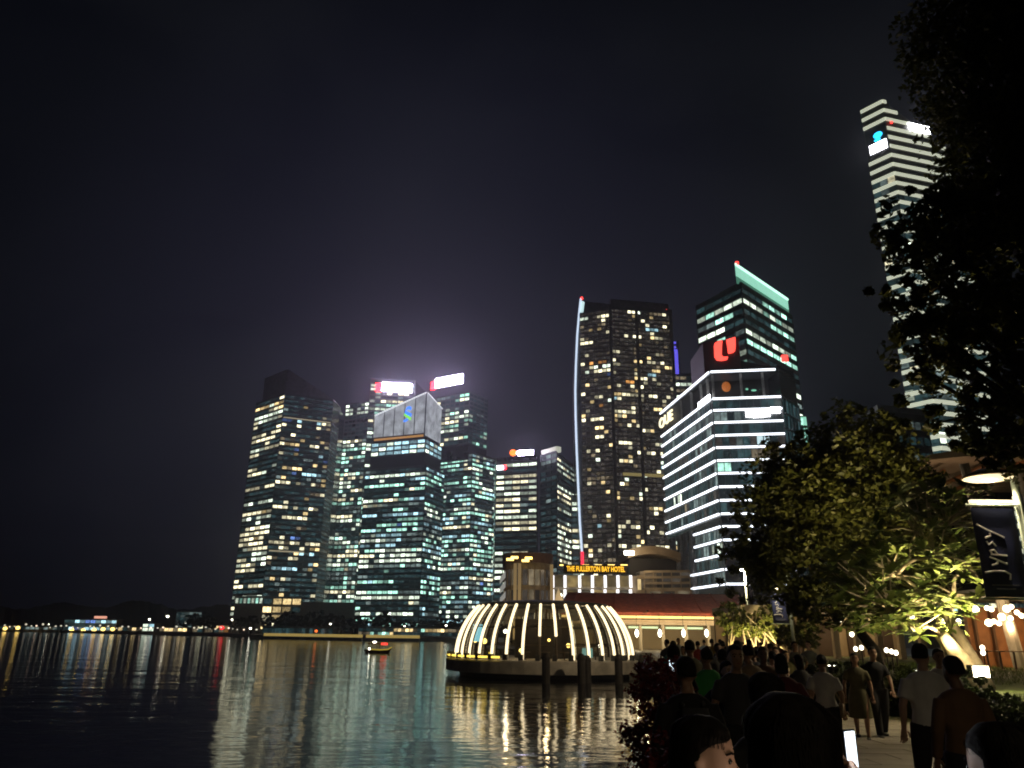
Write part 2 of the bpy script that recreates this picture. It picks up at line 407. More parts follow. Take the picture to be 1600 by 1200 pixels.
# podium under it
t_ = Tower('podium_hall', 'low concrete podium hall with white lit glass front below the residential tower', 'building')
a, _ = corner(366, 950, 650); b, _ = corner(410, 950, 640); c, _ = corner(553, 955, 640)
z1 = at(400, 932, 640).z; z2 = at(520, 941, 640).z
t_.body([a, b, c, (c[0], c[1] + 30), (a[0], a[1] + 40)], 0, z2, M_CONC)
MB().prism([a, b, lerp(b, c, .4), (a[0] + 14, a[1] + 30)], z2, z1).build('upper_hall', M_CONC, t_.root)
t_.facade(a, b, z2 * .9, z1 * .99, 8, 4, lambda x, y: {(f, q): 'green' if q % 2 else 'pale' for f in range(x) for q in range(y)}, mull=.3)
t_.facade(b, lerp(b, c, .42), 3, z1 * .98, 7, 7, lambda x, y: lit_grid(x, y, 4, .55, [('cream', 3), ('warm', 3), ('cyan', 1)], 1.5))
t_.finish(M_CONC)

# 2: stepped tower with white sign, behind the lantern tower
T = Tower('sign_tower', 'stepped office tower with a glowing white rooftop sign behind the lantern crowned tower')
a, _ = corner(541, 632, 772); b, _ = corner(577, 628, 760); c, _ = corner(649, 600, 765)
zl = at(560, 630, 765).z; zh = at(610, 594, 762).z
m_ = lerp(b, c, .0); bk = (c[0] + 8, c[1] + 45)
T.body([a, b, (b[0] + 10, b[1] + 40), (a[0] + 6, a[1] + 40)], 0, zl)
T.body([b, c, bk, (b[0] + 12, b[1] + 45)], 0, zh)
T.facade(a, b, 20, zl, 4.3, 5.2, lambda x, y: lit_grid(x, y, 5, .6, [('pale', 4), ('green', 3), ('dim', 2), ('cream', 1)], 3, .1), band=.38, skip=lambda f, q: .80 < f < .9)
T.facade(b, c, 6, zh, 4.3, 6.0, lambda x, y: lit_grid(x, y, 6, lambda f: .9 if f > .9 else .72, [('pale', 5), ('cream', 3), ('green', 2), ('dim', 2)], 3, .1), band=.38)
s1 = panel(T.root, 'roof_sign', b, c, .26, .93, at(610, 611, 760).z, at(610, 598, 760).z, M_GLOWSIGN, 1.2, 1.0)
s2 = panel(T.root, 'sign_emblem', b, c, .12, .245, at(583, 612, 760).z, at(583, 599, 760).z, M_RED, 1.2, 1.0)
T.finish()

# 4: tower with sign and shoulder behind lantern tower on the other side
T = Tower('shoulder_tower', 'office tower stepped at a shoulder, white bar sign with red end on its roof')
a, _ = corner(676, 608, 690); b, _ = corner(734, 612, 668); c, _ = corner(762, 626, 690)
zu = at(734, 613, 668).z; zs = at(737, 708, 668).z
T.body(quad(a, b, c), zs - 6, zu)
a2, _ = corner(676, 708, 690); b2, _ = corner(738, 710, 668); c2, _ = corner(776, 712, 695)
T.body(quad(a2, b2, c2), 0, zs)
T.facade(a, b, zs + 9, zu, 4.2, 5.6, lambda x, y: lit_grid(x, y, 7, .7, [('cream', 4), ('pale', 4), ('green', 1.5), ('dim', 2)], 3, .1), band=.36)
T.facade(b, c, zs + 9, zu, 4.2, 5.6, lambda x, y: lit_grid(x, y, 8, .4, [('pale', 3), ('green', 3), ('dim', 4)], 2, .15), band=.36)
T.facade(a2, b2, 10, zs, 4.0, 4.6, lambda x, y: lit_grid(x, y, 9, .90, PAL_OFF, 4, .1), band=.46, mull=.1)
T.facade(b2, c2, 10, zs, 4.0, 4.8, lambda x, y: lit_grid(x, y, 10, .8, PAL_OFF, 3, .12), band=.46, mull=.1)
panel(T.root, 'roof_sign', a, b, .08, .80, at(700, 600, 676).z, at(700, 586, 676).z, M_GLOWSIGN, -.5, 1.2)
panel(T.root, 'sign_emblem', a, b, -.04, .07, at(680, 604, 680).z, at(680, 592, 680).z, M_RED, -.5, 1.2)
T.finish()

# 3: tower with a lit lantern crown
T = Tower('lantern_tower', 'office tower with grey glass lantern crown bearing a blue and green emblem')
a, _ = corner(572, 726, 628); b, _ = corner(666, 728, 606); c, _ = corner(695, 722, 640)
zr = at(666, 706, 606).z; zm = at(666, 728, 606).z
P = quad(a, b, c); T.body(P, 0, zm)
T.facade(a, b, 6, zm, 4.0, 5.0, lambda x, y: lit_grid(x, y, 12, lambda f: .35 if .22 < f < .34 else .82, PAL_OFF, 4, .08), band=.46, mull=.1)
T.facade(b, c, 6, zm, 4.0, 5.0, lambda x, y: lit_grid(x, y, 13, .7, [('green', 5), ('cyan', 2), ('dim', 4), ('pale', 3)], 4, .12), band=.46, mull=.1)
cx = sum(p[0] for p in P) / 4; cy = sum(p[1] for p in P) / 4
sh = lambda p, k: (cx + (p[0] - cx) * k, cy + (p[1] - cy) * k)
Pi = [sh(p, .90) for p in P]; Pc = [sh(p, .86) for p in P]
MB().prism(Pi, zm, zr).build('recess', mat('recess_dark', (.01, .01, .012), .6), T.root)
zq = at(664, 684, 606).z
MB().prism(Pi, zr, zq).build('upper_storeys', M_GLASS, T.root)
for kk, (p, q) in enumerate(((Pi[0], Pi[1]), (Pi[1], Pi[2]))):
    T.facade(p, q, zr, zq, 4.2, 7.5, lambda x, y: {(f, g): ('cyan' if (g * 7 + f * 3) % 5 else 'pale') for f in range(x) for g in range(y)}, band=.34, depth=.4)
def crown_mat():
    m = bpy.data.materials.new('lantern_glass'); m.use_nodes = True; t = m.node_tree; p = t.nodes['Principled BSDF']
    p.inputs['Base Color'].default_value = (.2, .2, .2, 1)
    g = N(t, 'ShaderNodeNewGeometry'); n = N(t, 'ShaderNodeTexNoise'); n.inputs['Scale'].default_value = .16; n.inputs['Detail'].default_value = 6; n.inputs['Distortion'].default_value = .3
    t.links.new(g.outputs['Position'], n.inputs['Vector'])
    r = N(t, 'ShaderNodeMapRange'); r.inputs['From Min'].default_value = .35; r.inputs['From Max'].default_value = .7; r.inputs['To Min'].default_value = .22; r.inputs['To Max'].default_value = .50
    t.links.new(n.outputs[0], r.inputs['Value']); t.links.new(r.outputs[0], p.inputs['Emission Strength'])
    p.inputs['Emission Color'].default_value = (.86, .92, 1, 1); m.cycles.emission_sampling = 'NONE'; return m
M_CROWN = crown_mat()
zc0 = at(666, 680, 606).z; zA = at(597, 647, 622).z; zB = at(676, 612, 606).z; zC_ = at(695, 640, 640).z
MB().prism(Pc, zq, [zA - 2, zB - 2, zC_ - 2, zA - 4]).build('crown_core', mat('recess_dark'), T.root)
np_ = 5
for i in range(np_):
    t0, t1 = i / np_, (i + 1) / np_ - .02
    p, q = lerp(Pc[0], Pc[1], t0), lerp(Pc[0], Pc[1], t1); n_ = nrm2(Pc[0], Pc[1]) * .5
    za, zb = zA + (zB - zA) * t0, zA + (zB - zA) * t1
    MB().prism([(p[0] + n_.x, p[1] + n_.y), (q[0] + n_.x, q[1] + n_.y), (q[0] + n_.x * .2, q[1] + n_.y * .2), (p[0] + n_.x * .2, p[1] + n_.y * .2)], zc0 + 3, [za, zb, zb, za]).build('crown_panel', M_CROWN, T.root)
for i in range(6):
    t0, t1 = i / 6, (i + 1) / 6 - .03
    p, q = lerp(Pc[1], Pc[2], t0), lerp(Pc[1], Pc[2], t1); n_ = nrm2(Pc[1], Pc[2]) * .5
    za, zb = zB + (zC_ - zB) * t0, zB + (zC_ - zB) * t1
    MB().prism([(p[0] + n_.x, p[1] + n_.y), (q[0] + n_.x, q[1] + n_.y), (q[0] + n_.x * .2, q[1] + n_.y * .2), (p[0] + n_.x * .2, p[1] + n_.y * .2)], zc0 + 1, [za, zb, zb, za]).build('crown_panel', M_CROWN, T.root)
n_ = nrm2(Pc[0], Pc[1]) * .8; n3 = nrm2(Pc[1], Pc[2]) * .8; M_EDGE = mat('crown_edge', (.7, .7, .7), .4, emit=(.9, .95, 1), estr=.9, sample=False)
MB().tube([(Pc[0][0] + n_.x, Pc[0][1] + n_.y, zA + .3), (Pc[1][0] + n_.x, Pc[1][1] + n_.y, zB + .3)], .55, 6).build('crown_edge', M_EDGE, T.root); MB().tube([(Pc[1][0] + n3.x, Pc[1][1] + n3.y, zB + .3), (Pc[2][0] + n3.x, Pc[2][1] + n3.y, zC_ + .3)], .35, 6).build('crown_edge', M_EDGE, T.root)
panel(T.root, 'light_band', Pc[0], Pc[1], .02, .98, zc0 - .2, zc0 + 1.6, mat('band_orange', (.5, .3, .1), .5, emit=(1, .50, .16), estr=.45, sample=False), .5)
# emblem: two interlaced ribbons, blue over green
n_ = nrm2(Pc[0], Pc[1]); ep = lerp(Pc[0], Pc[1], .66); ez = at(652, 646, 612).z
def ribbon(pts, w):
    v = []; f = []
    for i, (x, y) in enumerate(pts):
        v += [(x - w[0] / 2, y - w[1] / 2, 0), (x + w[0] / 2, y + w[1] / 2, 0)]
        v += [(x - w[0] / 2, y - w[1] / 2, .4), (x + w[0] / 2, y + w[1] / 2, .4)]
        if i: a = 4 * (i - 1); b = 4 * i; f += [(a + 2, a + 3, b + 3, b + 2), (a, b, b + 1, a + 1), (a, a + 2, b + 2, b), (a + 1, b + 1, b + 3, a + 3)]
    f += [(0, 1, 3, 2), (len(v) - 4, len(v) - 2, len(v) - 1, len(v) - 3)]
    return MB().raw(v, f)
em = mat('emblem_blue', (.05, .2, .6), .4, emit=(.03, .22, 1), estr=1.5, sample=False); eg = mat('emblem_green', (.2, .5, .1), .4, emit=(.25, .85, .08), estr=1.2, sample=False)
face_sign('emblem_ribbon', ribbon([(3, 4.5), (1, 6), (-1.5, 5), (-2.5, 2.5), (-1, 1.2), (3.5, -1)], (.6, 2.4)).mesh('emblem', em), T.root, (ep[0] + n_.x * 1.0, ep[1] + n_.y * 1.0, ez), n_)
face_sign('emblem_ribbon', ribbon([(-3.2, .4), (-.5, -1.4), (3.2, -4.4)], (.6, 2.2)).mesh('emblem', eg), T.root, (ep[0] + n_.x * .95, ep[1] + n_.y * .95, ez), n_)
face_sign('emblem_ribbon', ribbon([(-3.4, -5.4), (-1.6, -5.2), (.4, -4.2)], (.5, 2.0)).mesh('emblem', em), T.root, (ep[0] + n_.x * .9, ep[1] + n_.y * .9, ez), n_)
T.finish()

# 5: lower tower with red and white sign
T = Tower('card_sign_tower', 'shorter cream lit office tower with orange disc and white bar sign on its roof')
a, _ = corner(776, 722, 540); b, _ = corner(839, 718, 530)
zt = at(800, 722, 535).z
T.body([a, b, (b[0] + 2, b[1] + 30), (a[0] - 2, a[1] + 30)], 0, zt + 4)
T.facade(a, b, 8, zt, 4.2, 6, lambda x, y: lit_grid(x, y, 15, lambda f: .25 if .42 < f < .52 else .88, [('cream', 5), ('pale', 5), ('dim', 1)], 6, .06), band=.5, mull=.08)
panel(T.root, 'roof_sign', a, b, .52, .90, zt + 5, zt + 8.4, M_GLOWSIGN, -1, .8)
n_ = nrm2(a, b); p = lerp(a, b, .42)
face_sign('sign_disc', MB().lathe((0, 0, 0), [(.1, 0), (2.4, 0), (2.4, .6), (.1, .6)], 20).mesh('sign_disc', mat('sign_orange', (.7, .2, .05), .4, emit=(1, .16, .015), estr=3.2)), T.root, (p[0] + n_.x, p[1] + n_.y, zt + 6.8), n_)
panel(T.root, 'edge_sign', a, b, .02, .18, zt - 5, zt - 2, M_WHITESIGN, .6, .4)
panel(T.root, 'edge_sign', a, b, .19, .25, zt - 5, zt - 2, M_RED, .6, .4)
T.finish()
T = Tower('capped_tower', 'slim dark tower with lit cap and bright floors on one side')
a, _ = corner(845, 700, 545); b, _ = corner(870, 702, 530); c, _ = corner(899, 728, 575)
zt = at(870, 706, 530).z
T.body(quad(a, b, c), 0, zt)
T.facade(a, b, 6, zt, 4, 6, lambda x, y: lit_grid(x, y, 17, lambda f: .5 if f > .92 else .06, [('dim', 5), ('pale', 1)], 1), band=.4)
T.facade(b, c, 6, zt - 3, 4, 5, lambda x, y: lit_grid(x, y, 18, lambda f: .2 if f < .4 else .85, [('pale', 5), ('cream', 4), ('dim', 1)], 5, .08), band=.5, mull=.08)
panel(T.root, 'lit_cap', a, b, .06, 1.0, zt + .3, zt + 4.2, mat('cap_glow', (.5, .5, .4), .5, emit=(.9, .92, .75), estr=.5, sample=False), -4, 4.2)
T.finish()
T = Tower('narrow_block', 'narrow lit floors block squeezed between the capped tower and the curved mast', 'building')
a, _ = corner(893, 770, 560); b, _ = corner(915, 775, 560); zt = at(900, 775, 560).z
T.body([a, b, (b[0], b[1] + 20), (a[0], a[1] + 20)], 0, zt)
T.facade(a, b, 6, zt, 4, 4.5, lambda x, y: lit_grid(x, y, 19, .6, [('pale', 3), ('cream', 3), ('dim', 2)], 3), band=.4)
T.finish()

# 6: twin residential tower with a curved edge outlined in light
T = Tower('sail_tower', 'tall grey residential tower with curved light outlined edge and scattered yellow windows', faint='faintwarm')
dS = 540
edge = [(910, 872), (906, 815), (903.5, 758), (901, 700), (899.5, 650), (899, 612), (900, 570), (902, 525), (905, 490), (907.5, 468)]
pts = [at(u, v, dS) for u, v in edge]
c1, _ = corner(953, 486, dS - 12); c2, _ = corner(1047, 487, dS - 4)
zt = at(1000, 487, dS).z; zl0 = at(945, 486, dS).z
# left wing follows the curved edge
v = []; f = []
for i, p in enumerate(pts):
    v += [(p.x, p.y, p.z), (c1[0], c1[1] + 1, p.z), (c1[0], c1[1] + 34, p.z), (p.x, p.y + 30, p.z)]
    if i:
        a_ = 4 * (i - 1); b_ = 4 * i; f += [(a_ + k, a_ + (k + 1) % 4, b_ + (k + 1) % 4, b_ + k) for k in range(4)]
f += [(3, 2, 1, 0), tuple(4 * (len(pts) - 1) + k for k in range(4))]
v2 = list(v); v2[4 * (len(pts) - 1)] = (*v2[4 * (len(pts) - 1)][:2], at(907, 470, dS).z)
for k in (1, 2): v2[4 * (len(pts) - 1) + k] = (*v2[4 * (len(pts) - 1) + k][:2], zl0 + 1)
MB().raw(v2, f).build('curved_wing', M_GLASS2, T.root)
wl = (pts[5].x + 5, pts[5].y + .0)
_a = (pts[5].x, dS); _b = (c1[0], c1[1] + 1); _n = nrm2(_a, _b) * .15; _s = lerp(_a, _b, .16)
T.facade((_s[0] + _n.x, _s[1] + _n.y), (_b[0] + _n.x, _b[1] + _n.y), 6, at(930, 492, dS).z, 3.35, 3.3, lambda x, y: lit_grid(x, y, 21, .18, PAL_RES, 1.4, .35), band=.3)
T.body([c1, c2, (c2[0] + 3, c2[1] + 36), (c1[0], c1[1] + 36)], 0, zt, M_GLASS2)
T.facade(c1, c2, 6, zt - 3, 3.35, 3.4, lambda x, y: lit_grid(x, y, 22, .24, PAL_RES, 1.6, .35), band=.3)
for tt in (.0, .43, 1.0):
    p = lerp(c1, c2, tt); MB().box((p[0], p[1] - .8, zt / 2), (2.2, 1.4, zt)).build('pier', M_BAND2, T.root)
panel(T.root, 'light_band', c1, c2, .12, .93, zt * .455, zt * .455 + 2.2, mat('band_yellow', (.5, .45, .2), .5, emit=(1, .78, .28), estr=.22, sample=False), .6)
panel(T.root, 'parapet', c1, c2, .02, .98, zt - 1.5, zt + 5, M_BAND2, -3, 3)
M_MAST = mat('mast_light', (.7, .75, .8), .4, emit=(.66, .80, 1), estr=1.1, sample=False)
MB().tube([p - Vector((.2, 1.5, 0)) for p in pts], .75, 6, up=(0, 1, 0)).build('light_edge', M_MAST, T.root)
MB().tube([at(910, 884, dS - 3), at(909.6, 862, dS - 3)], 1.1, 6).build('light_edge_foot', mat('mast_red', (.7, .1, .1), .4, emit=(1, .03, .08), estr=1.4, sample=False), T.root)
a_ = (at(907, 500, dS).x, dS - 1.5); b_ = (at(923, 500, dS).x, dS - 1.5)
MB().prism([a_, b_, (b_[0], b_[1] + 1), (a_[0], a_[1] + 1)], [at(907, 503, dS).z, at(923, 498, dS).z] * 1 + [at(923, 498, dS).z, at(907, 503, dS).z], [at(907, 470, dS).z, at(923, 478, dS).z, at(923, 478, dS).z, at(907, 470, dS).z]).build('lit_screen', mat('screen_cyan', (.6, .7, .7), .4, emit=(.70, .98, 1), estr=.95, sample=False), T.root)
MB().ball(at(909, 466, dS - 1), 1.2).build('beacon', M_REDDIM, T.root)
MB().ball(at(1041, 484, dS - 4), .6).build('beacon', M_REDDIM, T.root)
T.finish(M_BAND2)

# 6b: tower with blue lit frame behind
T = Tower('blue_frame_tower', 'dark block with a violet blue lit vertical frame beside the sail tower', 'building')
a, _ = corner(1040, 590, 590); b, _ = corner(1094, 588, 590); zt = at(1060, 586, 590).z
T.body([a, b, (b[0], b[1] + 30), (a[0], a[1] + 30)], 0, zt)
T.facade(a, b, 6, zt, 5.5, 6, lambda x, y: lit_grid(x, y, 24, lambda f: .75 if f > .86 else .2, [('pale', 3), ('warm', 2), ('dimwarm', 3)], 3), band=.5)
mbl = mat('frame_blue', (.1, .1, .4), .4, emit=(.16, .13, 1), estr=.9, sample=False)
for u0, u1, v0, v1 in ((1046, 1049, 584, 546), (1055, 1058.5, 584, 546), (1049.4, 1054.6, 548, 546), (1049.4, 1054.6, 584, 582), (1045.5, 1056, 537, 534), (1045.5, 1056, 544, 541)):
    p, q = at(u0, v0, 588), at(u1, v1, 588); MB().box(((p.x + q.x) / 2, 588, (p.z + q.z) / 2), (q.x - p.x, 1, abs(q.z - p.z))).build('frame_light', mbl, T.root)
p, q = at(1044, 590, 592), at(1060, 533, 592); MB().box(((p.x + q.x) / 2, 594, (p.z + q.z) / 2), (q.x - p.x, 6, abs(q.z - p.z))).build('frame_core', M_GLASS, T.root)
T.finish()

# 8: green crowned tower and the block with red emblem
T = Tower('green_crown_tower', 'office tower with a slanted mint green lit roof edge and greenish floors')
dU = 330
a, _ = corner(1087, 466, dU + 8); b, _ = corner(1158, 446, dU - 18); c, _ = corner(1234, 470, dU + 18)
zt = at(1160, 446, dU - 18).z
T.body(quad(a, b, c), 0, zt)
T.facade(a, b, zt * .2, zt, 5.0, 5.5, lambda x, y: lit_grid(x, y, 26, lambda f: .95 if f > .93 else (.30 if .72 < f < .79 else .88), [('pale', 5), ('green', 4), ('dim', 1)], 4, .08), band=.5, mull=.06)
T.facade(b, c, zt * .2, zt, 5.0, 6.0, lambda x, y: lit_grid(x, y, 27, lambda f: .82, [('green', 5), ('pale', 3), ('dim', 1.5)], 6, .06), band=.5, mull=.06)
zc1 = at(1152, 416, dU - 18).z
b1 = lerp(b, c, -.06); mint = mat('crown_mint', (.3, .5, .4), .5, emit=(.42, .95, .72), estr=.75, sample=False)
MB().prism([lerp(a, b, .55), b, c, (c[0] - 12, c[1] + 12), (lerp(a, b, .55)[0], lerp(a, b, .55)[1] + 16)], zt, zt + 2).build('roof_deck', M_BAND, T.root)
for i in range(10):
    panel(T.root, 'crown_fin', b, c, -.03 + i * .103, -.03 + i * .103 + .099, zt + 4.6, zc1, mint, -1.4, .5); panel(T.root, 'crown_fin_foot', b, c, -.03 + i * .103, -.03 + i * .103 + .099, zt + 1.0, zt + 4.4, mat('crown_mint_low', (.2, .35, .28), .5, emit=(.25, .8, .55), estr=.22, sample=False), -1.4, .5)
panel(T.root, 'crown_rail', b, c, -.04, 1.0, zc1 + .1, zc1 + 1.2, mat('crown_mint_bright', (.4, .6, .5), .5, emit=(.6, 1, .82), estr=1.5, sample=False), -1.2, .6)
MB().ball((b[0] - 1, b[1], zc1 + 1.6), .9).build('beacon', M_REDDIM, T.root); MB().ball((a[0] + 3, a[1], zt + 2), .5).build('beacon', M_REDDIM, T.root)
T.finish()
dR = 288
T = Tower('emblem_block', 'dark block with a big glowing red twin bar emblem above the white striped building', 'building')
a, _ = corner(1101, 580, dR); b, _ = corner(1158, 574, dR - 6); c, _ = corner(1240, 582, dR + 6); zt = at(1130, 536, dR).z; zd = at(1200, 572, dR).z
T.body([a, b, (b[0] + 4, b[1] + 20), (a[0], a[1] + 22)], 0, zt, mat('maroon_cladding', (.06, .012, .014), .5, noise=(.5, .3)))
T.body([b, c, (c[0], c[1] + 20), (b[0] + 6, b[1] + 18)], 0, zd)
n_ = nrm2(a, b); p = lerp(a, b, .62); zc_ = at(1136, 553, dR).z
def emblem(pts): 
    k = len(pts); return MB().raw([(x, y, 0) for x, y in pts] + [(x, y, .6) for x, y in pts], [tuple(range(k))[::-1], tuple(range(k, 2 * k))] + [(i, (i + 1) % k, k + (i + 1) % k, k + i) for i in range(k)])
red2 = mat('emblem_red', (.7, .1, .08), .4, emit=(1, .085, .06), estr=2.0)
for sx, pt in ((0, [(-4.3, 2.2), (-3.9, 3.4), (-2.8, 4.0), (-.9, 4.2), (-1.2, 2.0), (-1.6, -2.0), (-.9, -2.9), (.9, -3.0), (.3, -4.2), (-1.8, -4.4), (-3.7, -3.9), (-4.4, -2.6)]), (1, [(.7, 4.2), (4.3, 4.9), (4.1, 1.0), (3.7, -.9), (2.8, -1.6), (1.0, -1.7), (.9, 1)])):
    face_sign('emblem_bar', emblem(pt).mesh('emblem_bar', red2), T.root, (p[0] + n_.x * .5, p[1] + n_.y * .5, zc_), n_)
p = at(1226, 560, dR); MB().box((p.x, p.y, p.z), (2.4, 1, 2.6)).build('beacon', M_REDDIM, T.root)
T.finish()

# 7: building with white light lines at every floor
T = Tower('striped_building', 'glass office building ringed by white light lines, signs on its upper floors', 'office building')
dO = 240
C, zt = corner(1110, 582, dO); L, _ = corner(1034, 655, dO * 1.21); Rr, _ = corner(1215, 575, dO * .985); E, _ = corner(1243, 600, dO * 1.03)
zrow = [at(1110, v, dO).z for v in (582, 624, 642, 661, 681, 700, 720, 740, 761, 782, 803)]
back = (E[0] - 6, E[1] + 60)
zb = zrow[-1] - 2
T.body([L, C, Rr, E, back], zb, zrow[1])
PAL_OUE = [('dim', 5), ('faintwarm', 4), ('faint', 4), ('dimwarm', 1), ('pale', .25), ('green', .3)]
for i in range(1, 10):
    for p, q, sd_ in ((L, C, 30 + i), (C, Rr, 50 + i)):
        T.facade(p, q, zrow[i + 1] + .5, zrow[i] - .5, 3, 2.2, lambda x, y: lit_grid(x, y, sd_, .72 if sd_ > 50 and i > 3 else .5, PAL_OUE if i > 2 else [('dim', 1)], 3, .2), band=.12, mull=.1, depth=.3)
def led(parent, p, q, z, t0=0.0, t1=1.0, h=.62, m=None, o=.45):
    return panel(parent, 'light_line', p, q, t0, t1, z - h / 2, z + h / 2, m or M_LED, o, .35)
for i, z in enumerate(zrow):
    led(T.root, L, C, z); led(T.root, C, Rr, z, 0, (.96, 1, 1, 1, 1, 1, .99, 1, .98, 1, 1)[i])
# sky terrace: roof plate on slim columns
MB().prism([L, C, Rr, E, back], zt - .5, zt + .9).build('terrace_roof', M_BAND, T.root)
for p, q, ts in ((L, C, (.2, .4, .6, .78, .9)), (C, Rr, (.03, .45, .77))):
    for tt in ts:
        x = lerp(p, q, tt); n_ = nrm2(p, q); MB().box((x[0] - n_.x * .8, x[1] - n_.y * .8, (zt + zrow[1]) / 2), (.75, .75, zt - zrow[1] - 1), math.atan2(q[1] - p[1], q[0] - p[0])).build('terrace_column', M_CONC, T.root)
MB().prism([lerp(L, C, .1), (C[0] + 1, C[1] + 8), (Rr[0], Rr[1] + 8), E, back], zrow[1], zt - .6).build('terrace_core', mat('terrace_core', (.02, .018, .018), .7), T.root)
p = at(1137, 603, dO + 6)
MB().ball((p.x, p.y + 1.5, p.z), (1.9, 1.2, 2.2)).build('terrace_lantern', mat('lantern_orange', (.4, .14, .04), .6, emit=(1, .28, .05), estr=.28), T.root)
for u, v_, w in ((1169, 606, .5), (1180, 608, 1.0), (1190, 607, 1.0), (1212, 607, .7)):
    p = at(u, v_, dO + 4); MB().ball((p.x, p.y + 1.4, p.z), (w, .4, .35)).build('terrace_lamp', mat('lamp_amber', (.4, .3, .1), .5, emit=(1, .6, .22) if u > 1170 else (.3, 1, .7), estr=.6, sample=False), T.root)
# lower storeys set back, with their own lines, and tall columns under the overhang
zlow = [at(1110, v, dO).z for v in (822, 843, 866, 889, 912)]
L2 = lerp(L, C, .55); L3 = lerp(L, C, .42); Cs = (C[0] + .4, C[1] + 1.2)
T.body([L2, Cs, (Rr[0], Rr[1] + 1), E, back], 0, zb)
for i, z in enumerate(zlow):
    a_ = L2 if i < 3 else L3
    led(T.root, a_, Cs, z); led(T.root, Cs, (Rr[0], Rr[1] + 1), z)
    if i < 4:
        T.facade(L2, Cs, zlow[i + 1] + .5, z - .5, 3, 2.2, lambda x, y: lit_grid(x, y, 70 + i, .6, [('dim', 5), ('cyan', .4), ('pale', .4)], 3, .2), band=.12, mull=.1, depth=.3)
for tt in (.12, .24, .36, .48):
    x = lerp(L, C, tt); MB().box((x[0], x[1], zb / 2), (1.3, 1.3, zb), .6).build('column', M_CONC, T.root)
# dark service shaft
T.facade(Rr, E, 4, zrow[1], 5.2, 3, lambda x, y: lit_grid(x, y, 77, .12, PAL_OUE, 2), band=.1)
MB().prism([lerp(Rr, E, .03), E, (E[0] - 2, E[1] + 10), (Rr[0] - 1, Rr[1] + 10)], zrow[1], zt + 2.0).build('service_shaft', M_GLASS, T.root)
n1 = nrm2(L, C); n2 = nrm2(C, Rr)
M_OUE = mat('sign_cream', (.8, .75, .5), .4, emit=(1, .88, .55), estr=1.6, sample=False)
me = text_mesh('OUE', 6.2, .25, M_OUE, .10); p = lerp(L, C, .14); pz = at(1043, 659, dO * 1.19).z
so_ = face_sign('sign_lettering', me, T.root, (p[0] + n1.x * .9, p[1] + n1.y * .9, pz), n1); so_.scale = (1.25, .9, 1)
# overexposed signs: glowing bars whose lettering has burnt out
for t0, t1, va, vb in ((.47, .56, 655, 645), (.565, .64, 656, 644), (.645, .73, 656, 645), (.735, .82, 655, 645), (.83, .97, 650, 641)):
    panel(T.root, 'sign_bar', C, Rr, t0, t1, at(1185, va, dO).z, at(1185, vb, dO).z, M_WHITESIGN, .5, .3)
panel(T.root, 'sign_bar', L, C, .80, 1.0, zrow[1] - .2, zrow[1] + 1.7, M_WHITESIGN, .7, .3)
panel(T.root, 'sign_bar', C, Rr, .60, .68, zrow[5] + .8, zrow[4] - .6, mat('sign_pale_blue', (.6, .8, .9), .5, emit=(.7, .95, 1), estr=.9, sample=False), .5, .3)
panel(T.root, 'sign_bar', C, Rr, .70, .78, zrow[5] + .8, zrow[4] - .6, mat('sign_pale_blue'), .5, .3)
T.finish()
# sliver of a green lit block to its right
T = Tower('green_edge_block', 'thin block with a green lit edge showing beside the striped building', 'building')
a, _ = corner(1246, 650, 310); b, _ = corner(1259, 652, 310); zt = at(1250, 652, 310).z
T.body([a, b, (b[0] + 2, b[1] + 20), (a[0], a[1] + 20)], 0, zt)
T.facade(a, b, 10, zt, 4, 3, lambda x, y: lit_grid(x, y, 80, .5, [('green', 3), ('dim', 2)], 2), band=.3)
panel(T.root, 'light_edge', a, b, .55, .95, zt - 12, zt, mint, .5); panel(T.root, 'roof_light', a, b, .1, .5, zt - .8, zt, mint, .5)
T.finish()

# 9: tallest tower at the right with soft light bands
T = Tower('banded_tower', 'tallest tower ringed by soft cream light bands, seen through the big dark tree')
dT = 330
L, _ = corner(1344, 170, dT + 9); C, zt = corner(1378, 156, dT); Rr, _ = corner(1476, 210, dT + 10)
c_b = (Rr[0] - 10, Rr[1] + 50)
zL = at(1378, 156, dT).z; zRt = at(1466, 232, dT + 10).z
P = [L, C, Rr, c_b]
T.body(P, 0, [zL, zL, zRt, zRt], mat('tower_stone', (.10, .10, .09), .5, noise=(.3, .3)))
nfl = 44; pitch = (at(1378, 156, dT).z - at(1378, 268, dT).z) / 8; hb = pitch * .18
for i in range(nfl):
    z = zL - 1.0 - i * pitch
    if z < 10: break
    if not (3 <= i <= 5): panel(T.root, 'light_band', L, C, 0, 1, z - hb, z + hb, M_LEDSOFT, .05, .4)
    tm = 1.0 if z < zRt - 1.5 else max(.06, 1 - (z - zRt + 1.5) / (zL - zRt) * 1.0)
    if tm > .05: panel(T.root, 'light_band', C, Rr, 0, tm, z - hb, z + hb, M_LEDSOFT, .05, .4)
T.facade(L, C, 10, zL - 8 * pitch, pitch, 3.6, lambda x, y: lit_grid(x, y, 90, .30, [('pale', 3), ('cream', 2), ('dim', 5)], 3), band=.05, mull=.08, depth=.04)
T.facade(C, Rr, 10, zRt - 6 * pitch, pitch, 3.6, lambda x, y: lit_grid(x, y, 91, .3, [('pale', 3), ('cream', 2), ('dim', 5)], 3), band=.05, mull=.08, depth=.04)
panel(T.root, 'sign_backing', L, C, .03, .97, zL - 1 - 5.4 * pitch, zL - 1 - 2.45 * pitch, mat('recess_dark'), .1, .2)
panel(T.root, 'wall_sign', L, C, .16, .92, zL - 1 - 5.1 * pitch, zL - 1 - 4.15 * pitch, M_WHITESIGN, .5, .3)
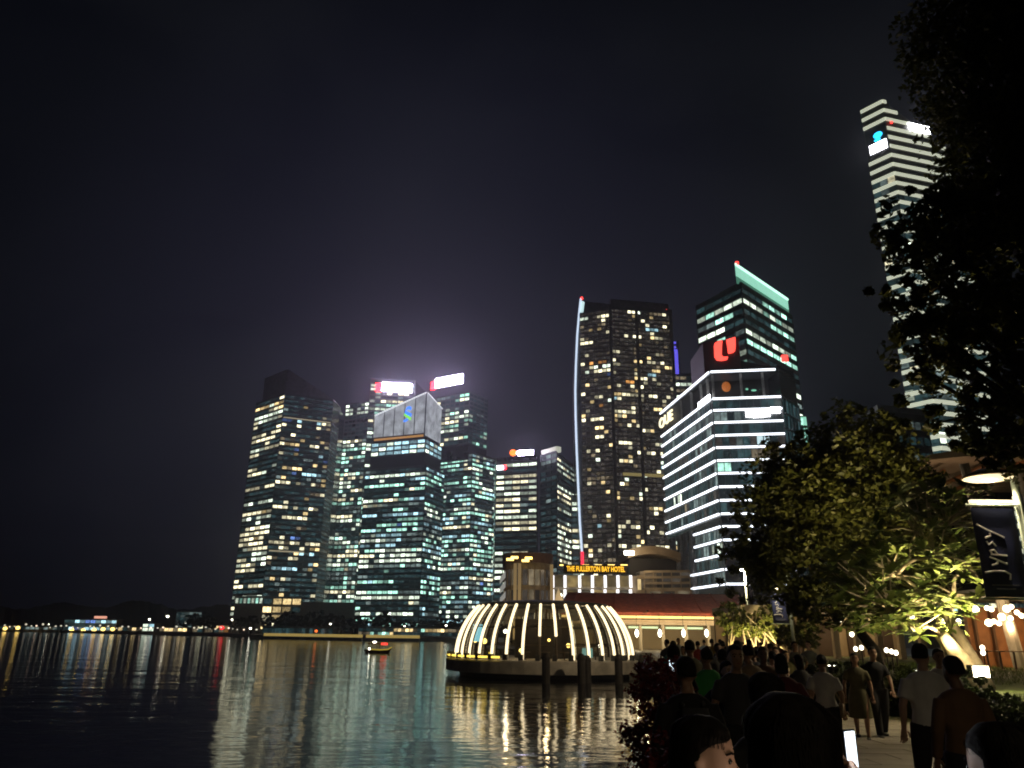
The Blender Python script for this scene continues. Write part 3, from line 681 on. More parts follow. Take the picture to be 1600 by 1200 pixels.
n_ = nrm2(L, C); p = lerp(L, C, .6)
face_sign('sign_emblem', MB().lathe((0, .9, 0), [(.1, 0), (2.3, 0), (2.3, .4), (.1, .4)], 18, 1, .75).mesh('sign_emblem', mat('sign_cyan', (.1, .5, .7), .4, emit=(.02, .55, 1), estr=2.2)), T.root, (p[0] + n_.x * .5, p[1] + n_.y * .5, zL - 1 - 3.55 * pitch), n_)
face_sign('sign_emblem', MB().lathe((-.6, -1.7, 0), [(.1, 0), (1.7, 0), (1.7, .4), (.1, .4)], 14, 1, .45).mesh('sign_emblem', mat('sign_cyan')), T.root, (p[0] + n_.x * .5, p[1] + n_.y * .5, zL - 1 - 3.55 * pitch), n_)
panel(T.root, 'wall_sign', C, Rr, .37, .72, zL - 1 - 2.75 * pitch, zL - 1 - 1.95 * pitch, M_WHITESIGN, .6, .4)
p = lerp(C, Rr, .08); MB().ball((p[0], p[1] - 1, zL - 1 - 2.4 * pitch), .7).build('beacon', M_REDDIM, T.root)
T.finish()
# 10: low block in front of it
T = Tower('blue_window_block', 'grey office block with rows of blue white windows between the two dark trees', 'building')
a, _ = corner(1354, 640, 205); b, _ = corner(1372, 640, 198); c, _ = corner(1445, 640, 202); zt = at(1372, 632, 198).z
T.body(quad(a, b, c), 0, zt, mat('pale_cladding', (.25, .26, .26), .6, noise=(.5, .2)))
T.facade(b, c, 8, zt - 3, 4.3, 2.1, lambda x, y: lit_grid(x, y, 95, .5, [('cyan', 5), ('blue', 1), ('dim', 3)], 3), band=.5, mull=.2, depth=.2)
T.finish(M_BAND2)

# ------------------------------------------------------------------ far shore: trees, low buildings, lamps, jetty
M_FARLEAF = mat('far_foliage', (.020, .028, .014), .9, noise=(.3, .5))
M_BARK = mat('bark', (.10, .075, .05), .9, noise=(6, .4), bump=(18, .4))
def leaf_cloud(blobs, n, size, seed, aspect=.55, bend=.25, surf=.55, clump=40):
    """thousands of separate leaves gathered in clumps through the volume of ellipsoids; returns verts, faces"""
    r = np.random.default_rng(seed); vol = np.array([b[3] * b[4] * b[5] for b in blobs]); vol = vol / vol.sum()
    nc = max(4, n // clump); bi = r.choice(len(blobs), nc, p=vol); B = np.array(blobs)[bi]
    d = r.normal(size=(nc, 3)); d /= np.linalg.norm(d, axis=1)[:, None]
    rad = surf + (1 - surf) * r.random(nc) ** .6; rad *= r.uniform(.82, 1.12, nc)
    cc = B[:, :3] + d * B[:, 3:6] * rad[:, None]
    cs = B[:, 3:6].mean(1) * r.uniform(.10, .24, nc)
    ci = r.integers(0, nc, n); off = r.normal(size=(n, 3)); off /= np.linalg.norm(off, axis=1)[:, None] + 1e-9
    P = cc[ci] + off * (cs[ci] * r.random(n) ** .4)[:, None]
    a = r.normal(size=(n, 3)); a[:, 2] = a[:, 2] * .6 - .15; a /= np.linalg.norm(a, axis=1)[:, None]
    h = r.normal(size=(n, 3)); b = np.cross(a, h); b /= np.linalg.norm(b, axis=1)[:, None]; c = np.cross(a, b)
    s = size * r.uniform(.6, 1.35, n)[:, None]
    v0 = P - a * s * .5; v1 = P + b * s * aspect * .5 + c * s * bend * .3; v2 = P + a * s * .5 - c * s * bend * .4; v3 = P - b * s * aspect * .5 + c * s * bend * .3
    V = np.stack([v0, v1, v2, v3], 1).reshape(-1, 3); F = np.arange(4 * n).reshape(-1, 4)
    return V, F
def np_mesh(name, V, F, m):
    me = bpy.data.meshes.new(name); nv, nf = len(V), len(F); k = F.shape[1]
    me.vertices.add(nv); me.vertices.foreach_set('co', np.asarray(V, np.float32).ravel())
    me.loops.add(nf * k); me.loops.foreach_set('vertex_index', F.astype(np.int32).ravel())
    me.polygons.add(nf); me.polygons.foreach_set('loop_start', (np.arange(nf) * k).astype(np.int32)); me.polygons.foreach_set('loop_total', np.full(nf, k, np.int32))
    me.update(calc_edges=True); me.materials.append(m); return me
def far_tree(seed):
    r = random.Random(seed); root = thing('shore_tree', 'dark rounded tree on the far bank below the lit towers', 'tree', group='dark trees lining the far bank')
    bl = [(r.uniform(-3, 3), r.uniform(-3, 3), 7 + r.uniform(-1, 2.5), r.uniform(3, 5), r.uniform(3, 5), r.uniform(2.5, 4)) for _ in range(5)]
    link('crown', np_mesh('crown', *leaf_cloud(bl, 1500, 1.3, seed), M_FARLEAF), root)
    m = MB().tube([(0, 0, -.3), (.2, 0, 3), (-.3, .3, 7)], [.5, .4, .2], 6)
    for _ in range(3): m.tube([(0, 0, 3 + r.random()), (r.uniform(-2, 2), r.uniform(-2, 2), 7)], [.25, .08], 5)
    m.build('trunk', M_BARK, root); return root
protos = [far_tree(s) for s in (1, 2, 3)]
rs = random.Random(5); k = 0
for u in range(418, 735, 13):
    o = protos[k] if k < 3 else copy_tree(protos[k % 3]); k += 1
    o['label'] = 'dark rounded tree on the far bank ' + ('below the residential tower' if u < 525 else 'below the lantern crowned tower' if u < 690 else 'beside the glass pavilion')
    p = at(u + rs.uniform(-4, 4), 985, rs.uniform(520, 560)); o.location = (p.x, p.y, 0); s = rs.uniform(.9, 1.35); o.scale = (s * 1.15, s, s); o.rotation_euler = (0, 0, rs.uniform(0, 6))
for u in (300, 318, 333, 375, 392):
    o = copy_tree(protos[k % 3]); o['label'] = 'dark tree among the low roadside buildings of the far bank'; k += 1; p = at(u, 985, 640); o.location = (p.x, p.y, 0); s = rs.uniform(1.0, 1.3); o.scale = (s * 1.4, s, s)

# street lamps on the far bank
M_LAMPW = mat('lamp_white', (.8, .8, .7), .4, emit=(1, .95, .75), estr=8, sample=False)
M_LAMPY = mat('lamp_yellow', (.8, .7, .3), .4, emit=(1, .66, .16), estr=4.0, sample=False)
pl = MB().tube([(0, 0, 0), (0, 0, 7.5), (0, -.9, 8.2)], [.12, .09, .06], 6).mesh('post', M_DARKMETAL); hd = MB().lathe((0, -1.1, 8.0), [(.2, .35), (.8, .1), (.55, -.55), (.1, -.7)], 10).mesh('lamp_head', M_LAMPW)
k = 0
for u, d, sc in ((232, 800, 1.5), (260, 800, 1.9), (290, 760, 1.1), (362, 680, 1.4), (421, 600, 1.2), (516, 520, .9), (632, 520, .8), (697, 520, .9), (75, 900, .8)):
    t = thing('street_lamp', 'white lamp on a dark post above the far bank', 'street lamp', group='lamps along the far bank')
    p = at(u, 985, d); t.location = (p.x, p.y, 0); t.scale = (sc, sc, sc); link('post', pl, t); link('lamp_head', hd, t)
# low lit buildings of the far bank (own fronts, roofs and windows)
def low_building(name, label, u0, u1, v_top, d, pal, prob, roof_m, seed, fh=3.4, bay=5, roof_glow=None):
    t = Tower(name, label, 'building'); a, _ = corner(u0, 985, d); b, _ = corner(u1, 985, d); z = max(3.5, at((u0 + u1) / 2, v_top, d).z)
    t.body([a, b, (b[0], b[1] + 14), (a[0], a[1] + 14)], 0, z, roof_m)
    MB().prism([(a[0] - .8, a[1] - .8), (b[0] + .8, b[1] - .8), (b[0] + .8, b[1] + 15), (a[0] - .8, a[1] + 15)], z, z + .7).build('roof', M_BAND2, t.root)
    t.facade(a, b, .4, z - .3, fh, bay, lambda x, y: lit_grid(x, y, seed, prob, pal, 3, .1), band=.2, mull=.12, depth=.3)
    if roof_glow: panel(t.root, 'roof_light', a, b, *roof_glow[:2], z + 1.2, z + 1.2 + roof_glow[3], roof_glow[2], 0, .6)
    return t.finish(M_BAND2)
M_STUC = mat('painted_stucco', (.22, .20, .17), .8, noise=(.6, .25))
low_building('boathouse', 'low dim boathouse with two yellow lit arches on the far bank', -40, 20, 978, 880, [('warm', 3), ('dimwarm', 4)], .5, M_STUC, 101)
low_building('shed_row', 'dim grey shed row between the two lit pavilions across the bay', 32, 96, 979, 900, [('dimwarm', 3), ('dim', 3), ('pale', 1)], .7, M_STUC, 102)
low_building('blue_pavilion', 'pale blue lit waterside pavilion with a pink roof sign', 98, 180, 968, 880, [('cyan', 5), ('blue', 1.5)], .95, M_STUC, 103, 4.2, 6,
             (.56, .80, mat('sign_pink', (.8, .4, .3), .5, emit=(1, .45, .32), estr=1.0, sample=False), 2.6))
low_building('brick_terrace', 'long low terrace with dull warm windows beside the blue pavilion', 184, 292, 980, 860, [('dimwarm', 3), ('cream', 2), ('warm', 2)], .7, M_STUC, 104)
low_building('white_kiosk', 'small white lit kiosk standing among the far bank lamps', 222, 240, 974, 820, [('pale', 3), ('cyan', 1)], .9, M_STUC, 105)
low_building('roadside_block', 'pinkish low roadside block beside a red light', 300, 400, 977, 720, [('dimwarm', 3), ('cream', 1.5), ('warm', 1.5), ('orange', .7)], .75, M_STUC, 106)
low_building('hill_house', 'flat white roofed house half hidden by trees on the hill', 272, 312, 956, 980, [('dimwarm', 1), ('dim', 2)], .5, M_STUC, 107)
low_building('canopy_market', 'low market canopy with many small warm lamps behind the gold lit jetty', 410, 520, 980, 500, [('dimwarm', 3), ('warm', 3), ('cream', 2)], .7, M_STUC, 108, 3, 2.5)
low_building('bank_cafe', 'low cafe front with warm lamps behind the jetty, next to the pavilion', 560, 725, 981, 500, [('dimwarm', 4), ('warm', 2), ('green', .7), ('orange', .7)], .55, M_STUC, 109, 3, 2.5)
# small lamps strung along the far bank walk
bl_p = MB().tube([(0, 0, 0), (0, 0, 3.2)], .1, 5).mesh('post', M_DARKMETAL); bl_h = [MB().ball((0, 0, 3.6), (.75, .75, .6), 8, 6).mesh('globe', m_) for m_ in (M_LAMPW, mat('lamp_pinkish', (.8, .6, .5), .4, emit=(1, .72, .52), estr=2.5, sample=False), mat('lamp_faint', (.8, .8, .7), .4, emit=(1, .9, .7), estr=.9, sample=False))]
for i in range(46):
    u = -6 + i * 9 + rs.uniform(-3, 3); d = 830 - i * 5 if u < 300 else 690 - (u - 300) * .8
    p = at(u, 985, d); b_ = thing('bank_lamp', 'small globe lamp on the walk of the far bank', 'lamp', (p.x, p.y, 0), group='small lamps along the far bank walk'); k_ = rs.uniform(.7, 1.35); b_.scale = (k_, k_, k_ * rs.uniform(.7, 1.2))
    link('post', bl_p, b_); link('globe', bl_h[rs.choice((0, 1, 1, 1, 2, 2, 2, 2, 2))], b_)
# round yellow arch lamps and a red beacon at the water
for u, v in ((8, 982), (28, 981), (112, 984), (130, 985), (147, 984), (161, 983), (176, 983)):
    p = at(u, v, 870); t = thing('arch_lamp', 'round yellow lamp over the water steps of the far bank', 'lamp', (p.x, p.y, 0), group='yellow lamps at the water steps')
    MB().ball((0, 0, p.z), (2.5, 1, 1.9)).build('globe', M_LAMPY, t); MB().tube([(0, .3, -.2), (0, .3, p.z)], .15, 6).build('post', M_DARKMETAL, t)
p = at(346, 981, 690); t = thing('red_beacon', 'red light on a short post at the far bank road', 'beacon', (p.x, p.y, 0))
MB().ball((0, 0, p.z), (2.6, 1, 1.6)).build('lens', mat('beacon_strong', (.7, .05, .05), .4, emit=(1, .02, .03), estr=2.2, sample=False), t); MB().tube([(0, .3, 0), (0, .3, p.z)], .2, 6).build('post', M_DARKMETAL, t)
p = at(494, 986, 490); t = thing('amber_beacon', 'small amber red light on a post behind the jetty', 'beacon', (p.x, p.y, 0))
MB().ball((0, 0, p.z), (.9, .6, .8)).build('lens', mat('beacon_amber', (.7, .2, .05), .4, emit=(1, .18, .03), estr=2, sample=False), t); MB().tube([(0, .3, 0), (0, .3, p.z)], .1, 6).build('post', M_DARKMETAL, t)
t = None
# jetty: two long floating decks edged in gold light
M_GOLD = mat('gold_strip', (.7, .5, .1), .4, emit=(1, .70, .20), estr=.34, sample=False)
for lab, u0, u1, d0, d1 in (('long gold lit floating jetty deck with a bend, by the far bank', 412, 566, 455, 420), ('shorter gold lit floating jetty deck towards the glass pavilion', 572, 656, 420, 424)):
    a, b = at(u0, 990, d0), at(u1, 993, d1); t = thing('jetty', lab, 'jetty')
    pts_ = [(a.x, a.y), (b.x, b.y)]; n_ = nrm2(*pts_)
    MB().prism([pts_[0], pts_[1], (b.x, b.y + 6), (a.x, a.y + 6)], WATER_Z - .5, -.6).build('deck', M_CONC, t)
    panel(t, 'light_strip', pts_[0], pts_[1], 0, 1, -.55, .95, M_GOLD, -.4, .3)
    for i in range(7):
        q = lerp(pts_[0], pts_[1], i / 6); MB().box((q[0], q[1] + .6, -.1), (.25, .25, 2.2)).build('railing_post', M_DARKMETAL, t)
# boat
t = thing('bumboat', 'small wooden tour boat with yellow hull stripe and red canopy lights on the water', 'boat', at(590, 1017, 172)); t.location.z = WATER_Z; t.rotation_euler = (0, 0, R(35)); t.scale = (.9, .9, .9)
hull = [(-3.6, 0, .9), (-2.6, -.9, .75), (0, -1.1, .6), (2.2, -.9, .7), (3.6, 0, 1.15), (2.2, .9, .7), (0, 1.1, .6), (-2.6, .9, .75)]
MB().raw([(x * .86, y * .75, -.3) for x, y, z in hull] + hull, [tuple(range(8))[::-1], tuple(range(8, 16))] + [(i, (i + 1) % 8, 8 + (i + 1) % 8, 8 + i) for i in range(8)]).build('hull', mat('boat_wood', (.12, .06, .03), .6, noise=(3, .3)), t)
MB().tube([(x * 1.01, y * 1.02, z + .12) for x, y, z in hull[1:5]] , .14, 6).build('gunwale_stripe', mat('boat_yellow', (.7, .55, .08), .5, emit=(1, .75, .1), estr=.35, sample=False), t)
MB().prism([(-2.2, -.9), (1.8, -.9), (1.8, .9), (-2.2, .9)], 2.0, 2.2).build('canopy', mat('boat_canopy', (.25, .03, .03), .7), t)
for x in (-2, 0, 1.6):
    for y in (-.8, .8): MB().tube([(x, y, .6), (x, y, 2)], .05, 5).build('canopy_post', M_DARKMETAL, t)
MB().box((1.2, -.95, 2.05), (1.6, .15, .45)).build('canopy_light', mat('boat_red', (.7, .1, .1), .4, emit=(1, .04, .03), estr=2.5), t)
MB().ball((-1.2, -.6, 2.45), (.5, .3, .2)).build('roof_lamp', M_LAMPW, t); MB().ball((-2.6, -.9, .95), (.25, .2, .25)).build('bow_lamp', M_LAMPW, t)

# ------------------------------------------------------------------ hotel on the waterfront
M_HOTEL = mat('hotel_stone', (.34, .28, .20), .7, noise=(.7, .25))
M_WARMIN = lit_mat('hotel_room', (1.0, .70, .26), .02, .34)
T = Tower('waterfront_hotel', 'low waterfront hotel with gold name sign, white light columns and rooftop pavilion', 'hotel', 'faintwarm')
dH = 172
def hx(u, v=910, d=dH): return at(u, v, d).x
zr = at(930, 899, dH).z; zro = at(830, 876, dH).z; zf = at(900, 946, dH).z
T.body([(hx(862), dH), (hx(1000), dH), (hx(1000), dH + 24), (hx(862), dH + 24)], 0, zr, M_HOTEL)
# left rounded block
cx_ = hx(826); rr = (hx(864) - hx(788)) / 2
poly = [(cx_ + rr * math.cos(R(a)), dH + 9 + rr * .9 * math.sin(R(a))) for a in range(180, 361, 15)] + [(cx_ + rr, dH + 26), (cx_ - rr, dH + 26)]
T.body(poly, 0, zro, M_HOTEL)
MB().prism([(cx_ + (p[0] - cx_) * 1.10, dH + 9 + (p[1] - dH - 9) * 1.10) for p in poly], zro, zro + 2.2).build('cornice', mat('hotel_cornice', (.16, .09, .07), .7, noise=(1, .2)), T.root)
for i in range(12):
    T.facade(poly[i], poly[i + 1], 3, zro - 1, 3.9, 3, lambda x, y: lit_grid(x, y, 120 + i, .35, [('dimwarm', 5), ('warm', 1)], 1.5), band=.22, mull=.14, depth=.3)
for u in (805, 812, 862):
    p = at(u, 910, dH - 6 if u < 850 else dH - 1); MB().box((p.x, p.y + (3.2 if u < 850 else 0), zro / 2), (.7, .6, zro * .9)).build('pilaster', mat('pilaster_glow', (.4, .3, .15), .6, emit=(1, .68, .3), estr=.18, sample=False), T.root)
for u, vv in ((797, 874), (804, 871), (821, 876), (826, 872)):
    p = at(u, vv, dH - 2); MB().box((p.x, p.y, p.z), (1.6, .4, .5)).build('cornice_lamp', M_LAMPY, T.root)
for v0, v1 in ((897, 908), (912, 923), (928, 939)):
    p, q = at(781, v1, dH), at(790, v0, dH); MB().prism([(p.x, p.y), (q.x, p.y - 4), (q.x, p.y - 3), (p.x, p.y + 1)], [p.z - .6, p.z + .6, p.z + .6, p.z - .6], [q.z - .8, q.z + .4, q.z + .4, q.z - .8]).build('balcony_screen', mat('balcony_white_glow', (.6, .6, .58), .6, emit=(.9, .88, .8), estr=.28, sample=False), T.root)  # white screens given a soft glow of their own
# lit bays between the light columns, two storeys
cols = [864, 883, 906, 926, 946, 966, 986]
M_COLL = mat('light_column', (.8, .8, .75), .4, emit=(.95, .95, 1.0), estr=1.7, sample=False)
for i, u in enumerate(cols):
    for v0, v1 in ((899, 918), (921, 945)):
        p, q = at(u, v1, dH - 1), at(u, v0, dH - 1); MB().box((p.x, dH - .9, (p.z + q.z) / 2), (.55, .5, q.z - p.z)).build('light_column', M_COLL, T.root)
    if i < 6:
        for v0, v1 in ((900, 917), (922, 944)):
            p, q = at(u + 3, v1, dH), at(cols[i + 1] - 3, v0, dH)
            o = MB().box(((p.x + q.x) / 2, dH - .15, (p.z + q.z) / 2), (q.x - p.x, .2, q.z - p.z)).build('window', M_WARMIN, T.root)
    if i in (0, 2, 4, 5):
        p = at(u + 10, 931, dH); MB().ball((p.x, dH - .8, p.z), .55).build('room_lamp', M_LAMPW, T.root)
p = at(1008, 925, dH)
T.facade((hx(995), dH), (hx(1006), dH), zf, zr - .3, 3, 1.6, lambda x, y: {(f, q): 'warm' for f in range(x) for q in range(y)}, band=.25)
# right block with louvres, rounded roof pavilion
T.body([(hx(1000), dH), (hx(1072), dH - 4), (hx(1072), dH + 22), (hx(1000), dH + 24)], 0, at(1030, 893, dH).z, mat('louvre_grey', (.22, .20, .18), .7, noise=(.8, .2)))
T.facade((hx(1007), dH - .3), (hx(1072), dH - 4), at(1030, 921, dH).z, at(1030, 894, dH).z, 1.1, 2.2, lambda x, y: {}, band=.4, mull=.1, depth=.25)
T.facade((hx(1012), dH - .6), (hx(1072), dH - 4), zf, at(1030, 922, dH).z, 3.2, 3.4, lambda x, y: lit_grid(x, y, 140, .5, [('dimwarm', 3), ('dim', 1)], 2), band=.2, mull=.2)
zq = at(1015, 862, dH + 6).z; zq0 = at(1015, 893, dH + 6).z
arc = [(hx(985 + i * 9.4), zq - 1.3 * ((i - 4) / 4.6) ** 2) for i in range(10)]
v = []; f = []
for i, (x, z) in enumerate(arc):
    v += [(x, dH + 2, z - .9), (x, dH + 2, z + .9), (x, dH + 18, z + .9), (x, dH + 18, z - .9)]
    if i: a_ = 4 * (i - 1); b_ = 4 * i; f += [(a_, b_, b_ + 1, a_ + 1), (a_ + 1, b_ + 1, b_ + 2, a_ + 2), (a_ + 2, b_ + 2, b_ + 3, a_ + 3), (a_ + 3, b_ + 3, b_, a_)]
f += [(0, 1, 2, 3), (len(v) - 1, len(v) - 2, len(v) - 3, len(v) - 4)]
MB().raw(v, f).build('pavilion_roof', mat('pavilion_roof', (.34, .27, .19), .7, noise=(.5, .2)), T.root)
MB().prism([(hx(990), dH + 5), (hx(1066), dH + 5), (hx(1066), dH + 18), (hx(990), dH + 18)], zq0 - 1, zq - 1.6).build('pavilion_wall', mat('recess_dark'), T.root)
p, q = at(1006, 884, dH + 4), at(1030, 877, dH + 4); MB().box(((p.x + q.x) / 2, dH + 7, (p.z + q.z) / 2), (q.x - p.x, .5, q.z - p.z)).build('pavilion_window', mat('pavilion_glow', (.4, .3, .2), .6, emit=(1, .75, .4), estr=.5, sample=False), T.root)
p = at(983, 864, dH); MB().box((p.x, p.y, p.z), (2.2, .6, .9), .3).build('roof_lamp', M_LAMPW, T.root)
lamp('roof_light', 'POINT', (hx(1000), dH - 3, zq - 2), 700, (1, .72, .4), T.root, radius=.3)
for u in (800, 850, 930, 1020, 1055):  # floodlights added behind the pier roof to warm the hotel front
    p = at(u, 900, dH - 7); MB().box((p.x, p.y, .3), (.5, .4, .6)).build('added_facade_floodlight', M_DARKMETAL, T.root)
    lamp('added_facade_flood', 'SPOT', (p.x, p.y, .8), 900, (1, .74, .44), T.root, target=(p.x, dH + 1, 12), angle=120, blend=.9, radius=.2)
# name board
sz = at(930, 890, dH).z
MB().box(((hx(880) + hx(980)) / 2, dH - .6, sz), (hx(980) - hx(880), .5, 1.9)).build('sign_board', mat('sign_board', (.02, .014, .008), .5), T.root)
me = text_mesh('THE FULLERTON BAY HOTEL', 1.55, .06, mat('sign_gold', (.8, .5, .05), .4, emit=(1, .52, .03), estr=1.6, sample=False), .03)
w_ = max(v.co.x for v in me.vertices) - min(v.co.x for v in me.vertices)
o = face_sign('sign_lettering', me, T.root, ((hx(884) + hx(977)) / 2, dH - 1.0, sz), (0, -1)); o.scale = ((hx(976) - hx(885)) / w_, 1, 1)
for u in (880, 895, 915, 935, 955, 975):
    p = at(u, 883, dH - .4); MB().box((p.x, p.y, p.z), (1.5, .3, .22)).build('board_lamp', M_LAMPY, T.root)
T.finish(M_HOTEL)

# ------------------------------------------------------------------ the pier building with the long red roof
t = thing('pier_hall', 'long pier hall with dull red tiled roof and gold lit eaves', 'pier hall')
ya, yb = 113.0, 131.0; xa, xb = at(876, 950, 114).x, at(1180, 950, 114).x
ze = at(1000, 957, ya).z; zg = at(1000, 927, 122).z
M_ROOF = mat('red_roof_tile', (.40, .10, .06), .75, noise=(1.5, .3), bump=(9, .3))
MB().raw([(xa, ya, ze), (xb, ya, ze), (xb, yb, ze), (xa, yb, ze), (xa + 1.6, 122, zg), (xb, 122, zg), (xa, ya, ze - .35), (xb, ya, ze - .35), (xb, yb, ze - .35), (xa, yb, ze - .35)],
         [(0, 1, 5, 4), (2, 3, 4, 5), (3, 0, 4), (1, 2, 5), (9, 8, 7, 6), (0, 6, 7, 1), (3, 9, 6, 0)]).build('roof', M_ROOF, t)
for i in range(9):
    tt = (i + .5) / 9; MB().tube([(xa + (xb - xa) * tt, ya + .1, ze + .06), (xa + 1.6 + (xb - xa - 1.6) * tt, 122, zg + .06)], .09, 5).build('roof_rib', M_ROOF, t)
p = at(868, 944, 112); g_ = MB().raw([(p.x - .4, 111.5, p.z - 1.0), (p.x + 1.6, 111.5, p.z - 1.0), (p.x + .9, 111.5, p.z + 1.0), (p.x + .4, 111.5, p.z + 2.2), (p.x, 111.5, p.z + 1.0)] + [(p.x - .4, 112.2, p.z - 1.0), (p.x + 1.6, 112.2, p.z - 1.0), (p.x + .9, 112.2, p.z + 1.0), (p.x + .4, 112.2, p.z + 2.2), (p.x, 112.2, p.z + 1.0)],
    [(0, 1, 2, 3, 4), (9, 8, 7, 6, 5)] + [(i, 5 + i, 5 + (i + 1) % 5, (i + 1) % 5) for i in range(5)]).build('gable_ornament', mat('cream_plaster_glow', (.6, .5, .33), .7, emit=(1, .75, .4), estr=.25, sample=False), t)  # plaster given its own glow in place of light falling on it
MB().box(((xa + xb) / 2, ya - .12, ze - .62), (xb - xa, .16, .34)).build('eave_light', mat('eave_gold', (.8, .6, .2), .4, emit=(1, .62, .2), estr=1.5), t)
MB().box(((xa + xb) / 2, ya + 9, ze - 1.1), (xb - xa - 1, 17, .3)).build('ceiling', mat('cream_plaster_glow2', (.55, .46, .32), .8), t)
MB().box(((xa + xb) / 2, ya + .6, ze - 1.45), (xb - xa - 1, .3, .4)).build('beam', mat('cream_plaster_glow2'), t)
MB().box(((xa + xb) / 2, yb - 1, (ze - 1) / 2), (xb - xa - 1, .4, ze - 1)).build('back_wall', mat('cream_plaster_glow2'), t)
for i in range(9):
    x = xa + 1.5 + i * (xb - xa - 2) / 8
    MB().tube([(x, ya + .6, 0), (x, ya + .6, ze - 1.6)], [.28, .22], 8).build('column', mat('cream_plaster_glow2'), t)
for u0, u1, vv in ((982, 1028, 980), (1040, 1098, 981)):
    p, q = at(u0, vv, ya + 5), at(u1, vv, ya + 5); MB().box(((p.x + q.x) / 2, ya + 5, p.z), (q.x - p.x, .2, .3)).build('tube_light', mat('tube_green', (.7, .8, .5), .4, emit=(.8, 1, .55), estr=.9, sample=False), t)
for u in (995, 1031, 1068, 1104, 1141):
    p = at(u, 990, ya - 1); l = thing('pier_lantern', 'glowing white lantern hanging at the front of the pier hall', 'lantern', (p.x, p.y, p.z), group='white lanterns along the pier front')
    MB().lathe((0, 0, 0), [(.05, .6), (.2, .4), (.28, 0), (.17, -.35), (.03, -.5)], 10).build('globe', mat('lantern_white', (.8, .8, .7), .4, emit=(1, .93, .72), estr=5, sample=False), l, True)
    MB().tube([(0, 0, .9), (0, 0, ze - p.z - .3)], .03, 5).build('hanger', M_DARKMETAL, l)
    lamp('lantern_light', 'POINT', (0, -.6, 0), 160, (1, .82, .5), l, radius=.4)
for i in range(6):  # floodlights added before the eave to brighten the red roof
    x = xa + 2 + i * (xb - xa - 4) / 5
    MB().box((x, ya - 4.0, ze + .1), (.3, .25, .2)).build('added_roof_floodlight', M_DARKMETAL, t); MB().tube([(x, ya - 4.0, ze), (x, ya, ze - .2)], .03, 5).build('added_floodlight_arm', M_DARKMETAL, t)
    lamp('added_roof_flood', 'SPOT', (x, ya - 4.0, ze + .35), 460, (1, .70, .42), t, target=(x, 120, zg), angle=140, blend=.9, radius=.1)
lamp('hall_light', 'POINT', ((xa + xb) / 2 - 6, ya + 7, ze - 2), 500, (1, .75, .4), t, radius=.5)
lamp('hall_light', 'POINT', ((xa + xb) / 2 + 6, ya + 7, ze - 2), 500, (1, .75, .4), t, radius=.5)

# ------------------------------------------------------------------ glass pavilion on the water
cxp, cyp = at(850, 1000, 87).x, 87.0; RB = (at(989, 1000, 87).x - cxp) * .965; ZD = -.5
t = thing('glass_pavilion', 'round glass pavilion with bright curved rib lights standing over the water', 'pavilion', (cxp, cyp, 0))
ztop = at(850, 946, 80).z
prof = []
for i in range(13):
    s = i / 12; z = ZD + .1 + (ztop - ZD) * s; r_ = RB * math.sqrt(1 - (s * .66) ** 2)
    prof.append((r_, z))
NR = 36
M_RIB = mat('rib_bronze', (.12, .09, .06), .5, .3); M_STRIP = mat('rib_light', (.9, .85, .7), .4, emit=(1, .80, .48), estr=1.9)
rim = MB(); stm = MB()
rim.tube([(r_ + .02, 0, z) for r_, z in prof], .13, 6); stm.tube([(r_ + .20, 0, z) for r_, z in prof], .14, 6)
rme = rim.mesh('rib', M_RIB); sme = stm.mesh('light_strip', M_STRIP)
short = MB().tube([(r_ + .20, 0, z) for r_, z in prof[5:]], .14, 6).mesh('light_strip', M_STRIP)
def glass_mat():
    m = bpy.data.materials.new('pavilion_glass'); m.use_nodes = True; tt = m.node_tree; tt.nodes.clear()
    o = N(tt, 'ShaderNodeOutputMaterial'); a = N(tt, 'ShaderNodeBsdfTransparent'); a.inputs[0].default_value = (.72, .74, .70, 1)
    g = N(tt, 'ShaderNodeBsdfGlossy'); g.inputs['Roughness'].default_value = .06; g.inputs[0].default_value = (.9, .9, .9, 1)
    fr = N(tt, 'ShaderNodeFresnel'); fr.inputs[0].default_value = 1.5; mx = N(tt, 'ShaderNodeMixShader')
    tt.links.new(fr.outputs[0], mx.inputs[0]); tt.links.new(a.outputs[0], mx.inputs[1]); tt.links.new(g.outputs[0], mx.inputs[2]); tt.links.new(mx.outputs[0], o.inputs[0]); return m
M_PG = glass_mat()
da = 2 * math.pi / NR; pv = []; pf = []
for i, (r_, z) in enumerate(prof):
    for s in (-.46, .46): pv.append((r_ * math.cos(s * da), r_ * math.sin(s * da), z))
    if i: pf.append((2 * i - 2, 2 * i - 1, 2 * i + 1, 2 * i))
gme = MB().raw(pv, pf).mesh('glass_panel', M_PG)
for i in range(NR):
    a = i * da + da * .48
    rb = link('rib', rme, t, rz=a); link('light_strip', short if i in (26, 27) else sme, rb)
    link('glass_panel', gme, t, rz=a + da / 2)
rt, zt_ = prof[-1]
MB().lathe((0, 0, 0), [(rt * .99, zt_ - .02), (rt * .98, zt_ + .3), (rt * .6, zt_ + .55), (.1, zt_ + .7)], 32).build('roof', mat('pavilion_top', (.03, .03, .03), .6), t)
for zz, rr_ in ((prof[3][1], prof[3][0]), (prof[7][1], prof[7][0])):
    ring = [(rr_ * .985 * math.cos(k * math.pi / 24), rr_ * .985 * math.sin(k * math.pi / 24), zz) for k in range(49)]
    MB().tube(ring, .07, 5, up=(0, 0, 1)).build('glazing_ring', M_RIB, t)
RP = RB * 1.13
